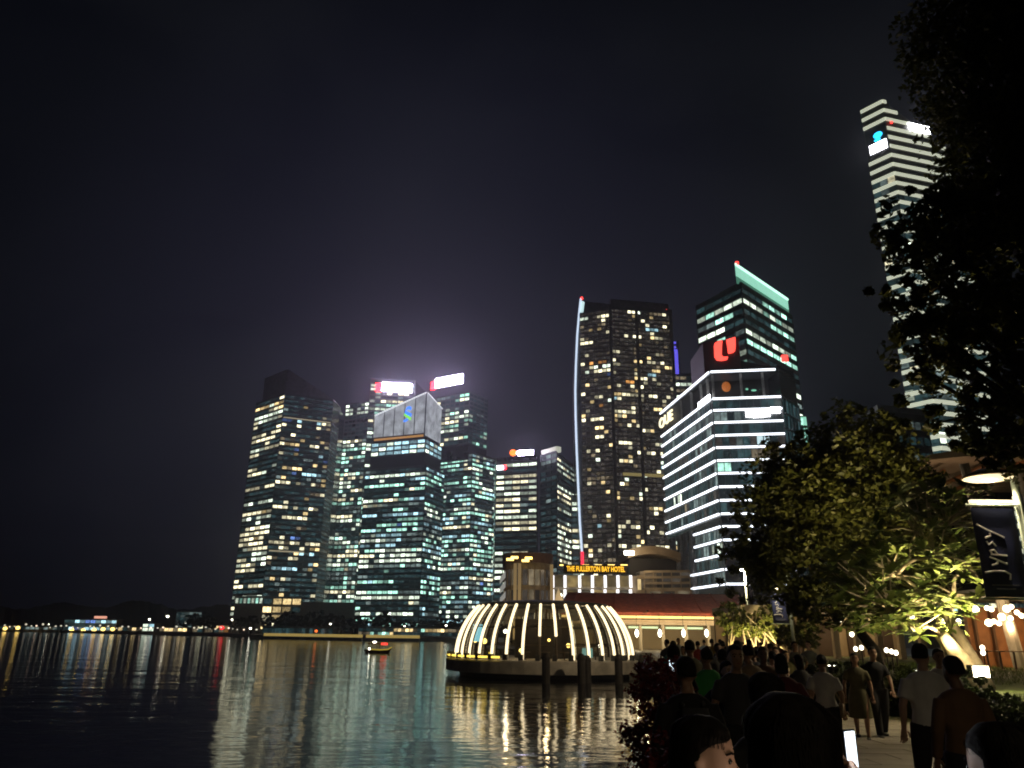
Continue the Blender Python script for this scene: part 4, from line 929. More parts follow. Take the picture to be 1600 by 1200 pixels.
MB().lathe((0, 0, 0), [(RP * .97, -1.75), (RP, -1.7), (RP, ZD - .15), (RP * .99, ZD), (.1, ZD)], 56).build('platform', mat('platform_concrete', (.60, .55, .47), .75, noise=(.8, .3), bump=(5, .2)), t)
MB().lathe((0, 0, 0), [(RP * .86, WATER_Z - .6), (RP * .86, -1.74)], 40).build('platform_foot', mat('recess_dark'), t)
ring = [(RP * .985 * math.cos(R(k)), RP * .985 * math.sin(R(k)), ZD + .28) for k in range(120, 246, 3)]
MB().tube(ring, .10, 5, up=(0, 0, 1)).build('deck_light', mat('deck_gold', (.8, .6, .1), .4, emit=(1, .72, .10), estr=1.8), t)
for k in range(120, 420, 9):
    MB().box((RP * .975 * math.cos(R(k)), RP * .975 * math.sin(R(k)), ZD + .3), (.4, .4, .55), R(k)).build('planter', mat('planter', (.05, .05, .045), .8), t)
MB().lathe((0, 1.5, 0), [(RB * .34, ZD), (RB * .34, ztop - 1.2)], 20).build('service_core', mat('core_brown', (.03, .022, .016), .7, noise=(1.5, .3)), t)
for x, y, z, r_, c in ((-6.4, -3.5, 1.2, .28, 'w'), (-7.4, -2.2, 1.25, .22, 'w'), (-2.6, -5.5, .35, .2, 'w'), (2.2, -6.0, .9, .22, 'w'), (-4.2, -5.0, 2.2, .2, 'p'), (5.6, -4.6, .9, .2, 'p'), (.2, -6.8, 1.4, .15, 'w'), (3.8, -6.4, .4, .18, 'p')):
    MB().ball((x, y, z), r_).build('table_lamp', M_LAMPY if c == 'w' else M_LAMPW, t)
mscr = mat('screen_aqua', (.3, .6, .7), .4, emit=(.35, .85, 1.0), estr=.9)
MB().box((-7.1, -4.0, 2.0), (1.15, .1, 1.7), -.6).build('screen', mscr, t); MB().box((4.0, -7.2, .25), (1.2, .1, .9), .5).build('screen', mat('screen_dim', (.3, .5, .5), .4, emit=(.4, .85, .8), estr=.35), t)
for i in range(9):
    a = R(200 + i * 17); x, y = RB * .72 * math.cos(a), RB * .72 * math.sin(a)
    MB().lathe((x, y, ZD), [(.3, 0), (.06, .05), (.06, .7), (.55, .72), (.55, .76)], 10).build('dining_table', mat('table_wood', (.12, .07, .04), .5), t)
for x, y in ((-4, -3), (4, -3), (0, -5.5)): lamp('dining_light', 'POINT', (x, y, 3.6), 130, (1, .72, .4), t, radius=.2)
lamp('dining_light', 'POINT', (0, 6, 3.0), 60, (1, .72, .4), t, radius=.2)
# mooring piles
k = 0
for u, vt, d in ((853, 1021, 71.5), (908, 1022, 72), (966, 1023, 72.5), (1003, 1024, 74), (898, 1048, 58)):
    p = at(u, vt, d)
    if k == 4: p = at(917, 1025, 73.5)
    k += 1
    o = MB().lathe((0, 0, 0), [(.36, -5), (.36, p.z - .5), (.40, p.z - .48), (.40, p.z - .3), (.22, p.z), (.05, p.z + .06)], 12).build('mooring_pile', mat('pile_dark', (.035, .03, .026), .8, noise=(3, .4), bump=(9, .4)), smooth=False, loc=(p.x, p.y, 0))
    tag(o, 'thick dark mooring pile standing in the water before the glass pavilion', 'pile', 'mooring piles before the glass pavilion')

# ------------------------------------------------------------------ promenade: raised lawn, hedges, trees
def leaf_mat(name, dark, light, trans=.35, rough=.5):
    m = bpy.data.materials.new(name); m.use_nodes = True; t = m.node_tree; p = t.nodes['Principled BSDF']; o = t.nodes['Material Output']
    g = N(t, 'ShaderNodeNewGeometry'); oi = N(t, 'ShaderNodeObjectInfo'); a = N(t, 'ShaderNodeMath', operation='ADD'); f = N(t, 'ShaderNodeMath', operation='FRACT')
    t.links.new(g.outputs['Random Per Island'], a.inputs[0]); t.links.new(oi.outputs['Random'], a.inputs[1]); t.links.new(a.outputs[0], f.inputs[0])
    r = N(t, 'ShaderNodeValToRGB'); r.color_ramp.elements[0].color = (*dark, 1); r.color_ramp.elements[1].color = (*light, 1); t.links.new(f.outputs[0], r.inputs[0])
    t.links.new(r.outputs[0], p.inputs['Base Color']); p.inputs['Roughness'].default_value = rough; p.inputs['Specular IOR Level'].default_value = .4
    tr = N(t, 'ShaderNodeBsdfTranslucent'); t.links.new(r.outputs[0], tr.inputs[0]); mx = N(t, 'ShaderNodeMixShader'); mx.inputs[0].default_value = trans
    t.links.new(p.outputs[0], mx.inputs[1]); t.links.new(tr.outputs[0], mx.inputs[2]); t.links.new(mx.outputs[0], o.inputs[0]); return m
M_LEAF = leaf_mat('leaf_green', (.04, .05, .010), (.12, .125, .03)); M_LEAFL = leaf_mat('leaf_frangipani', (.05, .085, .016), (.14, .17, .05), .3, .4)
M_HEDGE = leaf_mat('leaf_hedge', (.018, .028, .010), (.04, .06, .018)); M_REDLEAF = leaf_mat('leaf_red', (.10, .012, .014), (.26, .035, .03), .2)
M_GRASS = leaf_mat('grass_blade', (.04, .075, .015), (.10, .15, .03), .3); M_LIME = leaf_mat('leaf_lime', (.09, .12, .02), (.19, .20, .04), .3)
LAWN_Z = .75
LAWN = [(7.6, 21.5), (10.0, 21.0), (9.2, 16.0), (7.0, 10.5), (5.6, 6.0), (5.6, -6), (60, -6), (60, 60), (24, 60), (15.2, 42)]
MB().prism(LAWN, -.2, LAWN_Z).build('lawn', mat('lawn_soil', (.045, .07, .018), .9, noise=(2.2, .45), bump=(30, .5)), kind='structure')
# grass blades near the lawn edges that face the walk
g = np.random.default_rng(4); n = 26000
gx = np.concatenate([g.uniform(7.0, 19, n // 2), g.uniform(8.4, 22, n // 2)]); gy = np.concatenate([g.uniform(8, 17, n // 2), g.uniform(21.6, 40, n // 2)])
ok = np.where(gy < 21, gx > .4 * (gy - 8) + 6.6, gx > (gy - 21.5) * .372 + 8.2); gx, gy = gx[ok], gy[ok]; n = len(gx)
an = g.uniform(0, 6.28, n); h_ = g.uniform(.05, .16, n); lx, ly = g.normal(0, .04, n), g.normal(0, .04, n); w_ = .012
V = np.stack([np.stack([gx - w_ * np.cos(an), gy - w_ * np.sin(an), np.full(n, LAWN_Z - .01)], 1), np.stack([gx + w_ * np.cos(an), gy + w_ * np.sin(an), np.full(n, LAWN_Z - .01)], 1), np.stack([gx + lx, gy + ly, LAWN_Z + h_], 1)], 1).reshape(-1, 3)
o = link('grass', np_mesh('grass', V, np.arange(3 * n).reshape(-1, 3), M_GRASS), kind='stuff'); o['label'] = 'short green grass on the raised lawn'; o['category'] = 'grass'
def hedge(label, pts, w, z0, h, n, seed):
    t = thing('hedge', label, 'hedge'); r = np.random.default_rng(seed); bl = []
    for a, b in zip(pts[:-1], pts[1:]):
        L_ = math.dist(a, b); k = max(2, int(L_ / .5))
        for i in range(k):
            q = lerp(a, b, (i + .5) / k)
            for zz in np.arange(z0 + .15, z0 + h, .3): bl.append((q[0] + r.normal(0, .05), q[1] + r.normal(0, .05), zz + r.normal(0, .03), w / 2, w / 2, .24))
    link('foliage', np_mesh('foliage', *leaf_cloud(bl, n, .085, seed, clump=25, surf=.7), M_HEDGE), t)
    m = MB()
    for a, b in zip(pts[:-1], pts[1:]):
        L_ = math.dist(a, b); c = lerp(a, b, .5); m.box((c[0], c[1], z0 + h * .36), (L_, w * .45, h * .7), math.atan2(b[1] - a[1], b[0] - a[0]))
    m.build('stems', mat('hedge_inner', (.012, .014, .008), .95), t)
hedge('clipped dark hedge along the raised lawn behind the strolling couple', [(7.3, 21.7), (10.2, 20.8), (9.4, 16.2)], .7, 0, 1.22, 26000, 31)
hedge('dark hedge edging the lawn beside the man in the white shirt', [(9.3, 16.0), (6.9, 10.3), (5.6, 5.5)], .7, 0, .82, 26000, 32)
hedge('dark hedge on the lawn in front of the glowing restaurant', [(11.6, 15.5), (16, 16.5), (22, 17)], .9, LAWN_Z - .1, .75, 18000, 33)
# dark red shrub at the water side of the walk
t = thing('red_shrub', 'dark red leaved shrub at the edge of the walk by the water', 'shrub', (1.3, 6.8, 0))
bl = [(.05, -.3, .5, .42, .7, .5), (.1, .5, .95, .36, .7, .45), (.22, 1.2, 1.28, .30, .6, .38), (.38, 2.0, 1.42, .26, .6, .30), (-.25, -1.6, .3, .42, .6, .5), (-.05, -.9, .8, .36, .5, .4), (-.1, .2, -.3, .5, 1.2, .5)]
link('foliage', np_mesh('foliage', *leaf_cloud(bl, 26000, .05, 41, clump=30, surf=.45), M_REDLEAF), t)
m = MB(); r = random.Random(42)
for i in range(14): m.tube([(.05 + r.uniform(-.1, .1), r.uniform(-.5, .8), 0), (.1 + r.uniform(-.2, .2), r.uniform(-.6, 1.4), r.uniform(.7, 1.2))], [.03, .01], 5)
m.build('stems', M_BARK, t)

def px_blobs(lst, d, depth=1.0):
    o = []
    for u, v, ru, rv, *dd in lst:
        q = at(u, v, d + (dd[0] if dd else 0)); k = (q - Vector((0, 0, CAM_Z))).length / F_PX * .95
        o.append((q.x, q.y, q.z, ru * k, max(ru, rv) * k * depth, rv * k))
    return o
def big_tree(name, label, base, blobs, n, size, seed, trunk_r, m, clump=45, surf=.5):
    t = thing(name, label, 'tree'); 
    link('crown', np_mesh('crown', *leaf_cloud(blobs, n, size, seed, clump=clump, surf=surf), m), t)
    w = MB(); b = Vector(base); c = Vector((sum(q[0] for q in blobs) / len(blobs), sum(q[1] for q in blobs) / len(blobs), min(q[2] for q in blobs)))
    fork = b.lerp(c, .55); fork.z = max(fork.z, b.z + 2)
    w.tube([b, b.lerp(fork, .3) + Vector((.1, 0, .2)), b.lerp(fork, .65) + Vector((-.1, .1, .1)), fork], [trunk_r * 1.25, trunk_r, trunk_r * .85, trunk_r * .75], 10)
    for i, q in enumerate(blobs):
        e = Vector(q[:3]); mid = fork.lerp(e, .5) + Vector((0, 0, .4)); w.tube([fork, mid, e], [trunk_r * .55, trunk_r * .3, trunk_r * .08], 7)
        rr2 = random.Random(seed + i)
        for _ in range(4):
            s = mid.lerp(e, rr2.random()); w.tube([s, s + Vector((rr2.uniform(-.5, .5) * q[3], rr2.uniform(-.6, .6) * q[4], rr2.uniform(-.4, .5) * q[5]))], [trunk_r * .12, .02], 5)
    w.build('trunk', M_BARK, t, True); return t
big_tree('rain_tree', 'huge dark tree overhanging the walk in front of the banded tower', (17.5, 15.5, LAWN_Z - .1),
    px_blobs([(1605, 50, 150, 130, 1), (1585, 160, 85, 80), (1600, 250, 100, 100, 1), (1480, 365, 105, 66, -.5), (1530, 300, 60, 50), (1600, 400, 130, 110, 1), (1415, 480, 62, 48), (1500, 500, 100, 85), (1455, 345, 70, 55, -.3), (1440, 540, 75, 50), (1395, 490, 40, 34, .3), (1465, 430, 60, 45), (1590, 560, 110, 100, 1), (1425, 575, 46, 48), (1500, 640, 90, 55), (1600, 680, 95, 55, .5), (1545, 690, 60, 34), (1440, 420, 45, 40), (1640, 150, 120, 200, 1.5)], 14.5, .9),
    84000, .17, 51, .30, M_LEAF, 42, .3)
big_tree('round_tree', 'dense round dark tree lit from below, between striped building and restaurant', (13.6, 29.5, LAWN_Z - .1),
    px_blobs([(1255, 775, 92, 85), (1345, 705, 68, 74), (1330, 780, 110, 100), (1425, 790, 62, 76), (1195, 840, 64, 68), (1270, 870, 100, 80), (1370, 870, 95, 85), (1168, 900, 44, 52), (1240, 715, 46, 40), (1300, 935, 75, 40), (1460, 830, 60, 60)], 29, .9),
    56000, .22, 52, .22, M_LEAF, 40, .5)
# shrubs lit lime green at the far end of the lawn
for i, (u, v, lab) in enumerate(((1158, 968, 'lime green lit shrub beside the pier roof'), (1205, 975, 'lime green lit shrub behind the small hanging banner'), (1255, 985, 'yellow lit multi stemmed shrub with pale trunks'))):
    d = 43 if i < 2 else 40; p = at(u, 1010, d); t = thing('lit_shrub', lab, 'shrub', (p.x, p.y, 0))
    q = at(u, v, d); kk = d / F_PX * 1.05
    bl = [(r.uniform(-20, 20) * kk, r.uniform(-.5, .5), q.z + r.uniform(-16, 14) * kk, 22 * kk, .8, 16 * kk) for _ in range(5)]
    link('foliage', np_mesh('foliage', *leaf_cloud(bl, 3200, .24, 60 + i, .3, clump=20), M_LIME), t)
    m = MB()
    for k in range(6): m.tube([(r.uniform(-.5, .5), 0, 0), (r.uniform(-.8, .8), 0, 1.2), (r.uniform(-1.4, 1.2), r.uniform(-.4, .4), q.z + .4)], [.07, .05, .02], 6)
    m.build('stems', mat('pale_bark', (.36, .30, .2), .8, noise=(5, .3)), t)
    fx = MB().lathe((.2, -1.3, .0), [(.10, 0), (.10, .18), (.14, .2), (.14, .28), (.02, .28)], 10).build('uplight', M_DARKMETAL, t)
    lamp('uplight_beam', 'SPOT', (.2, -1.3, .34), 1000, (1, .80, .36), t, target=(p.x * 0 - .1, .3, 3.2), angle=110)

# frangipani: forked grey limbs, rosettes of long leaves, lit from the ground
DF = 20.0
fb = at(1534, 1066, DF); fb.z = LAWN_Z - .05
t = thing('frangipani_tree', 'spreading frangipani with rosettes of long leaves, brightly lit from the ground', 'tree')
wood = MB(); rf = random.Random(77); tips = []
leaf = MB(); ll = .46; lw = .075
prof_ = [(0, .012), (.18, .045), (.45, lw), (.75, .055), (1.0, .004)]; lv = []; lf = []
for i, (s, w) in enumerate(prof_):
    x = s * ll; z = -.10 * (s ** 1.7); lv += [(x, -w, z + .016 * (w / lw)), (x, 0, z), (x, w, z + .016 * (w / lw))]
    if i: a = 3 * (i - 1); b = 3 * i; lf += [(a, b, b + 1, a + 1), (a + 1, b + 1, b + 2, a + 2)]
leaf_me = MB().raw(lv, lf).mesh('leaf', M_LEAFL, True)
knots = [at(1470, 992, DF - .2), at(1503, 985, DF + .8), at(1492, 1020, DF)]
def limb(a, b, ra, rb, sag=.15):
    mid = a.lerp(b, .5) + Vector((rf.uniform(-.1, .1), rf.uniform(-.1, .1), sag)); wood.tube([a, a.lerp(mid, .5) + Vector((0, 0, sag * .3)), mid, b], [ra, ra * .85 + rb * .15, (ra + rb) / 2, rb], 8)
limb(fb, knots[0], .28, .17, -.05); limb(fb + Vector((.1, .1, 0)), knots[1], .08, .06, .1); limb(fb + Vector((.25, .15, 0)), at(1475, 955, DF + .5), .17, .12, .2)
mids = []
for u, v, dd in ((1430, 985, 0), (1395, 960, -.4), (1440, 930, .3), (1490, 930, .4), (1350, 945, .4), (1400, 900, 0), (1460, 870, -.3), (1510, 890, 0), (1430, 830, .5), (1480, 820, 0)):
    q = at(u, v, DF + dd); par = min([knots[0], knots[1], at(1475, 955, DF + .5)] + mids, key=lambda k: (k - q).length); limb(par, q, .05, .035); mids.append(q)
for i in range(185):
    for _ in range(30):
        u, v = rf.uniform(1300, 1548), rf.uniform(752, 996)
        if v > 752 + max(0, (1420 - u)) * .95 and v < 1000 - max(0, u - 1470) * .75 and not (u < 1400 and v > 985): break
    q = at(u, v, DF + rf.uniform(-1.6, 1.8)); par = min(mids, key=lambda k: (k - q).length); limb(par, q, .024, .015, .05); tips.append((q, (q - par).normalized()))
wood.build('trunk', mat('frangipani_bark', (.32, .27, .20), .75, noise=(7, .3), bump=(16, .35)), t, True)
mats_l = []
for q, dr in tips:
    dr = (dr + Vector((0, 0, .9))).normalized(); a0 = rf.uniform(0, 6.28)
    for k in range(rf.randint(9, 13)):
        a = a0 + k * 2.4; el = rf.uniform(-.35, .75); x = Vector((math.cos(a) * math.cos(el), math.sin(a) * math.cos(el), math.sin(el)))
        x = (x + dr * .25).normalized(); y = Vector((0, 0, 1)).cross(x).normalized(); z = x.cross(y); s = rf.uniform(.7, 1.2)
        mats_l.append(Matrix(((x.x * s, y.x * s, z.x * s, q.x), (x.y * s, y.y * s, z.y * s, q.y), (x.z * s, y.z * s, z.z * s, q.z), (0, 0, 0, 1))))
mats_l.sort(key=lambda m_: m_.translation.y)
rest = MB()
for i, m_ in enumerate(mats_l):
    if i < 300: o = link('leaf', leaf_me, t); o.matrix_local = m_
    else: rest.raw([m_ @ Vector(c) for c in lv], lf)
rest.build('leaves', M_LEAFL, t, True, kind='stuff')
# ground floodlight at its foot
p = at(1530, 1058, DF - .9); fl = thing('ground_floodlight', 'dazzling square floodlight on the lawn at the foot of the frangipani', 'floodlight', (p.x, p.y, LAWN_Z))
MB().box((0, 0, .42), (.42, .22, .30)).build('housing', M_DARKMETAL, fl); MB().tube([(0, 0, 0), (0, 0, .3)], .04, 6).build('stake', M_DARKMETAL, fl); MB().box((0, -.12, .42), (.36, .03, .24)).build('lens', mat('flood_lens', (.9, .85, .7), .3, emit=(1, .86, .55), estr=16), fl)
MB().box((0, 0, .03), (.5, .3, .06)).build('base_plate', M_DARKMETAL, fl)
lamp('flood_beam', 'SPOT', (-.05, -.15, .66), 3000, (1, .78, .38), fl, target=(-1.8, .6, 3.8), angle=125, blend=.9, radius=.12)
lamp('flood_spill', 'POINT', (-.1, -.3, .75), 110, (1, .76, .36), fl, radius=.1)
for u, d, tx, pw in ((1425, 22.5, .5, 2200), (1300, 25.5, .6, 320), (1490, 21.5, -.2, 3200)):
    p = at(u, 1040, d); fl = thing('ground_spotlight', 'small ground spotlight under the round tree, ' + ('behind the frangipani trunk' if u > 1450 else 'towards the frangipani' if u > 1300 else 'towards the hanging banner'), 'spotlight', (p.x, p.y, LAWN_Z))
    MB().lathe((0, 0, 0), [(.12, 0), (.12, .2), (.15, .22), (.15, .3)], 10).build('housing', M_DARKMETAL, fl); MB().lathe((0, 0, .3), [(.12, 0), (.12, .02)], 10).build('lens', M_LAMPW, fl)
    lamp('spot_beam', 'SPOT', (0, 0, .36), pw, (1, .78, .38), fl, target=(tx, .9, 3.6), angle=100, blend=.9, radius=.1)

# ------------------------------------------------------------------ lamp posts, banners
M_POST = mat('post_grey_green', (.22, .26, .22), .5, noise=(4, .15))
M_BANNER = mat('banner_navy', (.018, .028, .11), .7, noise=(2, .3), bump=(5, .1)); M_BTXT = mat('banner_white', (.7, .7, .72), .7)
JY = [[(.10, 1.0), (.20, .45), (.18, -.2), (.02, -.5), (-.28, -.42)], [(.52, .5), (.60, .16), (.76, .12)], [(.98, .55), (.80, .1), (.58, -.42)],
      [(1.12, .46), (1.06, -.5)], [(1.10, .36), (1.32, .46), (1.38, .22), (1.14, .06)], [(1.86, .58), (1.66, .46), (1.82, .24), (1.56, .06)], [(2.05, .62), (2.16, .28), (2.34, .3)], [(2.82, 1.0), (2.50, .4), (2.08, -.55)]]
def banner_post(label, blabel, base, post_h, bw, bh, bz, side, rz, letter, disc, group=None):
    t = thing('lamp_post', label, 'lamp post', base, rz, group)
    MB().tube([(0, 0, -.05), (0, 0, post_h)], [.10, .06], 10).build('post', M_POST, t, True)
    MB().lathe((0, 0, 0), [(.2, 0), (.2, .08), (.12, .16)], 12).build('base', M_POST, t)
    for zz in (bz + bh + .06, bz - .03): MB().tube([(0, 0, zz), (side * (bw + .25), 0, zz)], .025, 6).build('banner_arm', M_POST, t)
    MB().box((side * (bw / 2 + .15), -.06, bz + bh + .13), (bw * 1.05, .09, .06)).build('light_bar', mat('bar_light', (.8, .75, .6), .4, emit=(1, .86, .58), estr=1.6), t)
    if disc:
        dz, dx = disc
        MB().tube([(0, 0, dz + .25), (dx * .5, 0, dz + .33), (dx, 0, dz + .18)], .035, 7).build('lamp_arm', M_POST, t)
        MB().lathe((dx, 0, dz), [(.03, .20), (.2, .17), (.52, .03), (.54, 0)], 24).build('lamp_shade', mat('shade_bronze', (.20, .14, .08), .5), t, True)
        MB().lathe((dx, 0, dz - .015), [(.50, .0), (.42, -.03), (.02, -.05)], 24).build('lamp_diffuser', mat('diffuser', (.9, .85, .7), .5, emit=(1, .80, .48), estr=1.1), t)
        MB().ball((dx, 0, dz - .05), (.16, .16, .05)).build('lamp_bulb', mat('bulb', (.9, .9, .8), .5, emit=(1, .92, .7), estr=9), t)
        lamp('lamp_light', 'SPOT', (dx, 0, dz - .12), 1500, (1, .80, .5), t, target=(dx, 0, 0), angle=160, blend=.8, radius=.2)
    b = thing('hanging_banner', blabel, 'banner', base, rz)
    n = 8; v = []; f = []
    for i in range(n + 1):
        for j in range(5):
            x = side * (.15 + bw * j / 4); z = bz + bh * i / n; y = .015 * math.sin(i * .9 + j * .5)
            v.append((x, y - .004, z))
    for i in range(n):
        for j in range(4):
            a = i * 5 + j; f.append((a, a + 1, a + 6, a + 5))
    me = MB().raw(v, f).mesh('cloth', M_BANNER, True); c = link('cloth', me, b); md = c.modifiers.new('thickness', 'SOLIDIFY'); md.thickness = .008
    if letter:
        st = MB(); s = bh * .62 / 3.1; x0 = side * (.15 + bw * .56); z0 = bz + bh * .245
        for k in JY:
            pts_ = [Vector(q) for q in k]; fine = []
            for a_, b_ in zip(pts_[:-1], pts_[1:]): fine += [a_, a_.lerp(b_, .5)]
            fine.append(pts_[-1]); st.tube([(x0 - q.y * s * .95, -.035, z0 + q.x * s) for q in fine], .020 * bh / 1.8, 6)
        st.build('lettering', M_BTXT, b)
        for k, (ww, zz) in enumerate(((.62, .13), (.44, .09))): MB().box((side * (.15 + bw * .52), -.03, bz + bh * zz), (bw * ww, .008, bh * .014)).build('small_print', mat('banner_print', (.16, .17, .24), .7), b)
    return t
# near post: arms reach to the left of the post
dB = 16.0; pb = at(1602, 1000, dB); bz0 = at(1565, 933, dB).z; bh = at(1550, 794, dB).z - bz0; bwid = at(1600, 860, dB).x - at(1533, 860, dB).x
dz = at(1545, 746, dB).z; dxx = at(1545, 746, dB).x - at(1606, 860, dB).x
banner_post('grey lamp post with bronze disc lamp beside the big tree', 'navy banner with white handwriting on the lamp post by the big tree', (at(1606, 860, dB).x, dB, LAWN_Z - .1), dz + 1.2, bwid, bh, bz0 - LAWN_Z + .1, -1, 0, True, (dz - LAWN_Z + .1, dxx))
d2 = 39.0; p2 = at(1240, 1000, d2); bz2 = at(1222, 974, d2).z; bh2 = at(1222, 925, d2).z - bz2; bw2 = at(1235, 950, d2).x - at(1211, 950, d2).x
banner_post('slim lamp post with light bars at the far end of the lawn', 'small dark navy banner hanging among the lime lit shrubs', (p2.x, d2, 0), at(1240, 898, d2).z, bw2, bh2, bz2, -1, 0, True, None)
# unseen disc lamp post added behind the camera to light the crowd's backs
t = thing('lamp_post', 'added disc lamp post behind the camera, by the near lawn edge', 'lamp post', (5.0, -5.0, 0))
MB().tube([(0, 0, -.05), (0, 0, 6.6)], [.10, .06], 10).build('post', M_POST, t, True)
MB().lathe((-.6, 0, 6.0), [(.03, .20), (.2, .17), (.52, .03), (.54, 0)], 24).build('lamp_shade', mat('shade_bronze'), t, True)
MB().lathe((-.6, 0, 5.98), [(.50, .0), (.42, -.03), (.02, -.05)], 24).build('lamp_diffuser', mat('diffuser'), t)
MB().tube([(0, 0, 6.3), (-.6, 0, 6.2)], .035, 7).build('lamp_arm', M_POST, t)
lamp('lamp_light', 'SPOT', (-.6, 0, 5.88), 400, (1, .80, .5), t, target=(-.6, .6, 0), angle=168, blend=.5, radius=.3)
# disc lamp added further along the walk to light the pier roof and crowd
p3 = at(1172, 1000, 60); t = thing('lamp_post', 'added tall lamp post half hidden by leaves near the pier hall', 'lamp post', (p3.x, 60, 0))
MB().tube([(0, 0, -.05), (0, 0, 7.2)], [.10, .06], 10).build('post', M_POST, t, True)
MB().lathe((0, 0, 6.9), [(.03, .20), (.2, .17), (.52, .03), (.54, 0)], 24).build('lamp_shade', mat('shade_bronze'), t, True)
MB().lathe((0, 0, 6.88), [(.50, .0), (.42, -.03), (.02, -.05)], 24).build('lamp_diffuser', mat('diffuser'), t)
lamp('lamp_light', 'POINT', (-.2, -.2, 6.6), 2600, (1, .78, .48), t, radius=.25)
lamp('bar_lamp', 'POINT', (p2.x - .6, d2 - .6, at(1222, 912, d2).z), 160, (1, .82, .5), None, radius=.1)

# ------------------------------------------------------------------ restaurant terrace behind the lawn
t = thing('restaurant_pavilion', 'two storey restaurant pavilion with wide tan roof and glowing orange terrace', 'restaurant')
yR = 36.0
def rx(u, v=850, d=yR): return at(u, v, d).x
zR = at(1500, 742, yR).z; zA = at(1560, 944, yR - 3).z
M_TAN = mat('tan_soffit', (.42, .33, .24), .75, noise=(.6, .2)); M_TIMB = mat('warm_timber', (.30, .13, .05), .6, noise=(2.5, .3))
roofp = [(rx(1438, 735), yR - 1), (rx(1470, 730), yR - 4), (rx(1540, 730), yR - 6.5), (rx(1680, 730), yR - 7), (rx(1680, 730), yR + 14), (rx(1450, 730), yR + 14)]
MB().prism(roofp, [zR + .5, zR + .1, zR - .1, zR - .2, zR, zR + .2], [zR + .75, zR + .5, zR + .4, zR + .3, zR + .6, zR + .7]).build('roof', M_TAN, t)
for i in range(5):
    a = lerp(roofp[0], roofp[1], .0) if i == 0 else lerp((rx(1440), yR), (rx(1600), yR - 6), i / 5); MB().tube([(a[0] + 1, yR + 8, zR - .3), (a[0] + i * .2, a[1] + .4, zR + .0)], .10, 6).build('rafter', M_TIMB, t)
for u in (1478, 1560, 1640): MB().tube([(rx(u) + 1.5, yR - 1.5, LAWN_Z - .2), (rx(u), yR - 2.5, zR)], [.26, .20], 10).build('column', M_CONC, t)
MB().box(((rx(1470) + rx(1680)) / 2, yR + 4, (zR + zA) / 2 + .4), (rx(1680) - rx(1470), .3, zR - zA - 1)).build('upper_glazing', M_GLASS, t)
MB().box(((rx(1470) + rx(1680)) / 2, yR + 1, zA + .5), (rx(1680) - rx(1470), 6, .3)).build('upper_floor', M_CONC, t)
for i in range(9):
    MB().box((rx(1470) + i * 1.4, yR + 3.8, (zR + zA) / 2 + .4), (.08, .2, zR - zA - 1.2)).build('mullion', M_DARKMETAL, t)
aw = [(rx(1508, 940), yR - 5), (rx(1680, 940), yR - 5.4), (rx(1680, 940), yR - 1), (rx(1515, 940), yR - 1)]
MB().prism(aw, [zA - .05, zA, zA + .55, zA + .5], [zA + .05, zA + .1, zA + .65, zA + .6]).build('awning', mat('awning_cream', (.7, .62, .46), .8), t)
MB().box(((rx(1500) + rx(1680)) / 2, yR + .6, (LAWN_Z + zA) / 2), (rx(1680) - rx(1500), .3, zA - LAWN_Z)).build('terrace_back', M_TIMB, t)
for i in range(12): MB().box((rx(1508) + i * .8, yR + .35, (LAWN_Z + zA) / 2), (.10, .2, zA - LAWN_Z)).build('timber_post', mat('timber_dark', (.10, .05, .025), .6), t)
MB().box(((rx(1500) + rx(1680)) / 2, yR - 4.5, LAWN_Z + .55), (rx(1680) - rx(1500), .06, .9)).build('railing', mat('rail_dark', (.04, .03, .025), .6), t)
lr = random.Random(9)
for i, (u, v) in enumerate(((1524, 952), (1542, 950), (1549, 952), (1573, 951), (1580, 948), (1589, 957), (1545, 973), (1553, 971), (1561, 974), (1565, 964), (1579, 966), (1596, 962))):
    p = at(u, v, yR - 2.5 - (i % 3) * .6); l = thing('pendant_lamp', 'round pendant lamp glowing under the restaurant awning', 'lamp', p, group='pendant lamps under the awning')
    MB().ball((0, 0, 0), .10 + .05 * (i % 3 == 0), 8, 6).build('globe', mat('pendant_glow', (.9, .8, .6), .4, emit=(1, .84, .52), estr=7, sample=False), l); MB().tube([(0, 0, .1), (0, 0, max(.3, zA - p.z + .1))], .008, 4).build('cord', M_DARKMETAL, l)
for u in (1525, 1575, 1630): lamp('terrace_light', 'POINT', (rx(u, 955, yR - 2), yR - 2, zA - .9), 110, (1, .60, .26), t, radius=.15)
for i, u in enumerate((1520, 1538, 1558, 1580, 1598)):
    p = at(u, 1000, yR - 3.4); c = thing('terrace_table', 'small dark terrace table under the restaurant awning', 'table', (p.x, p.y, LAWN_Z), group='terrace tables')
    MB().lathe((0, 0, 0), [(.25, 0), (.04, .04), (.04, .7), (.4, .72), (.4, .75)], 12).build('table_top', mat('table_wood'), c)
lamp('canopy_light', 'POINT', (rx(1450, 760), yR - 1.5, zR - 2.2), 45, (1, .66, .42), t, radius=.2)

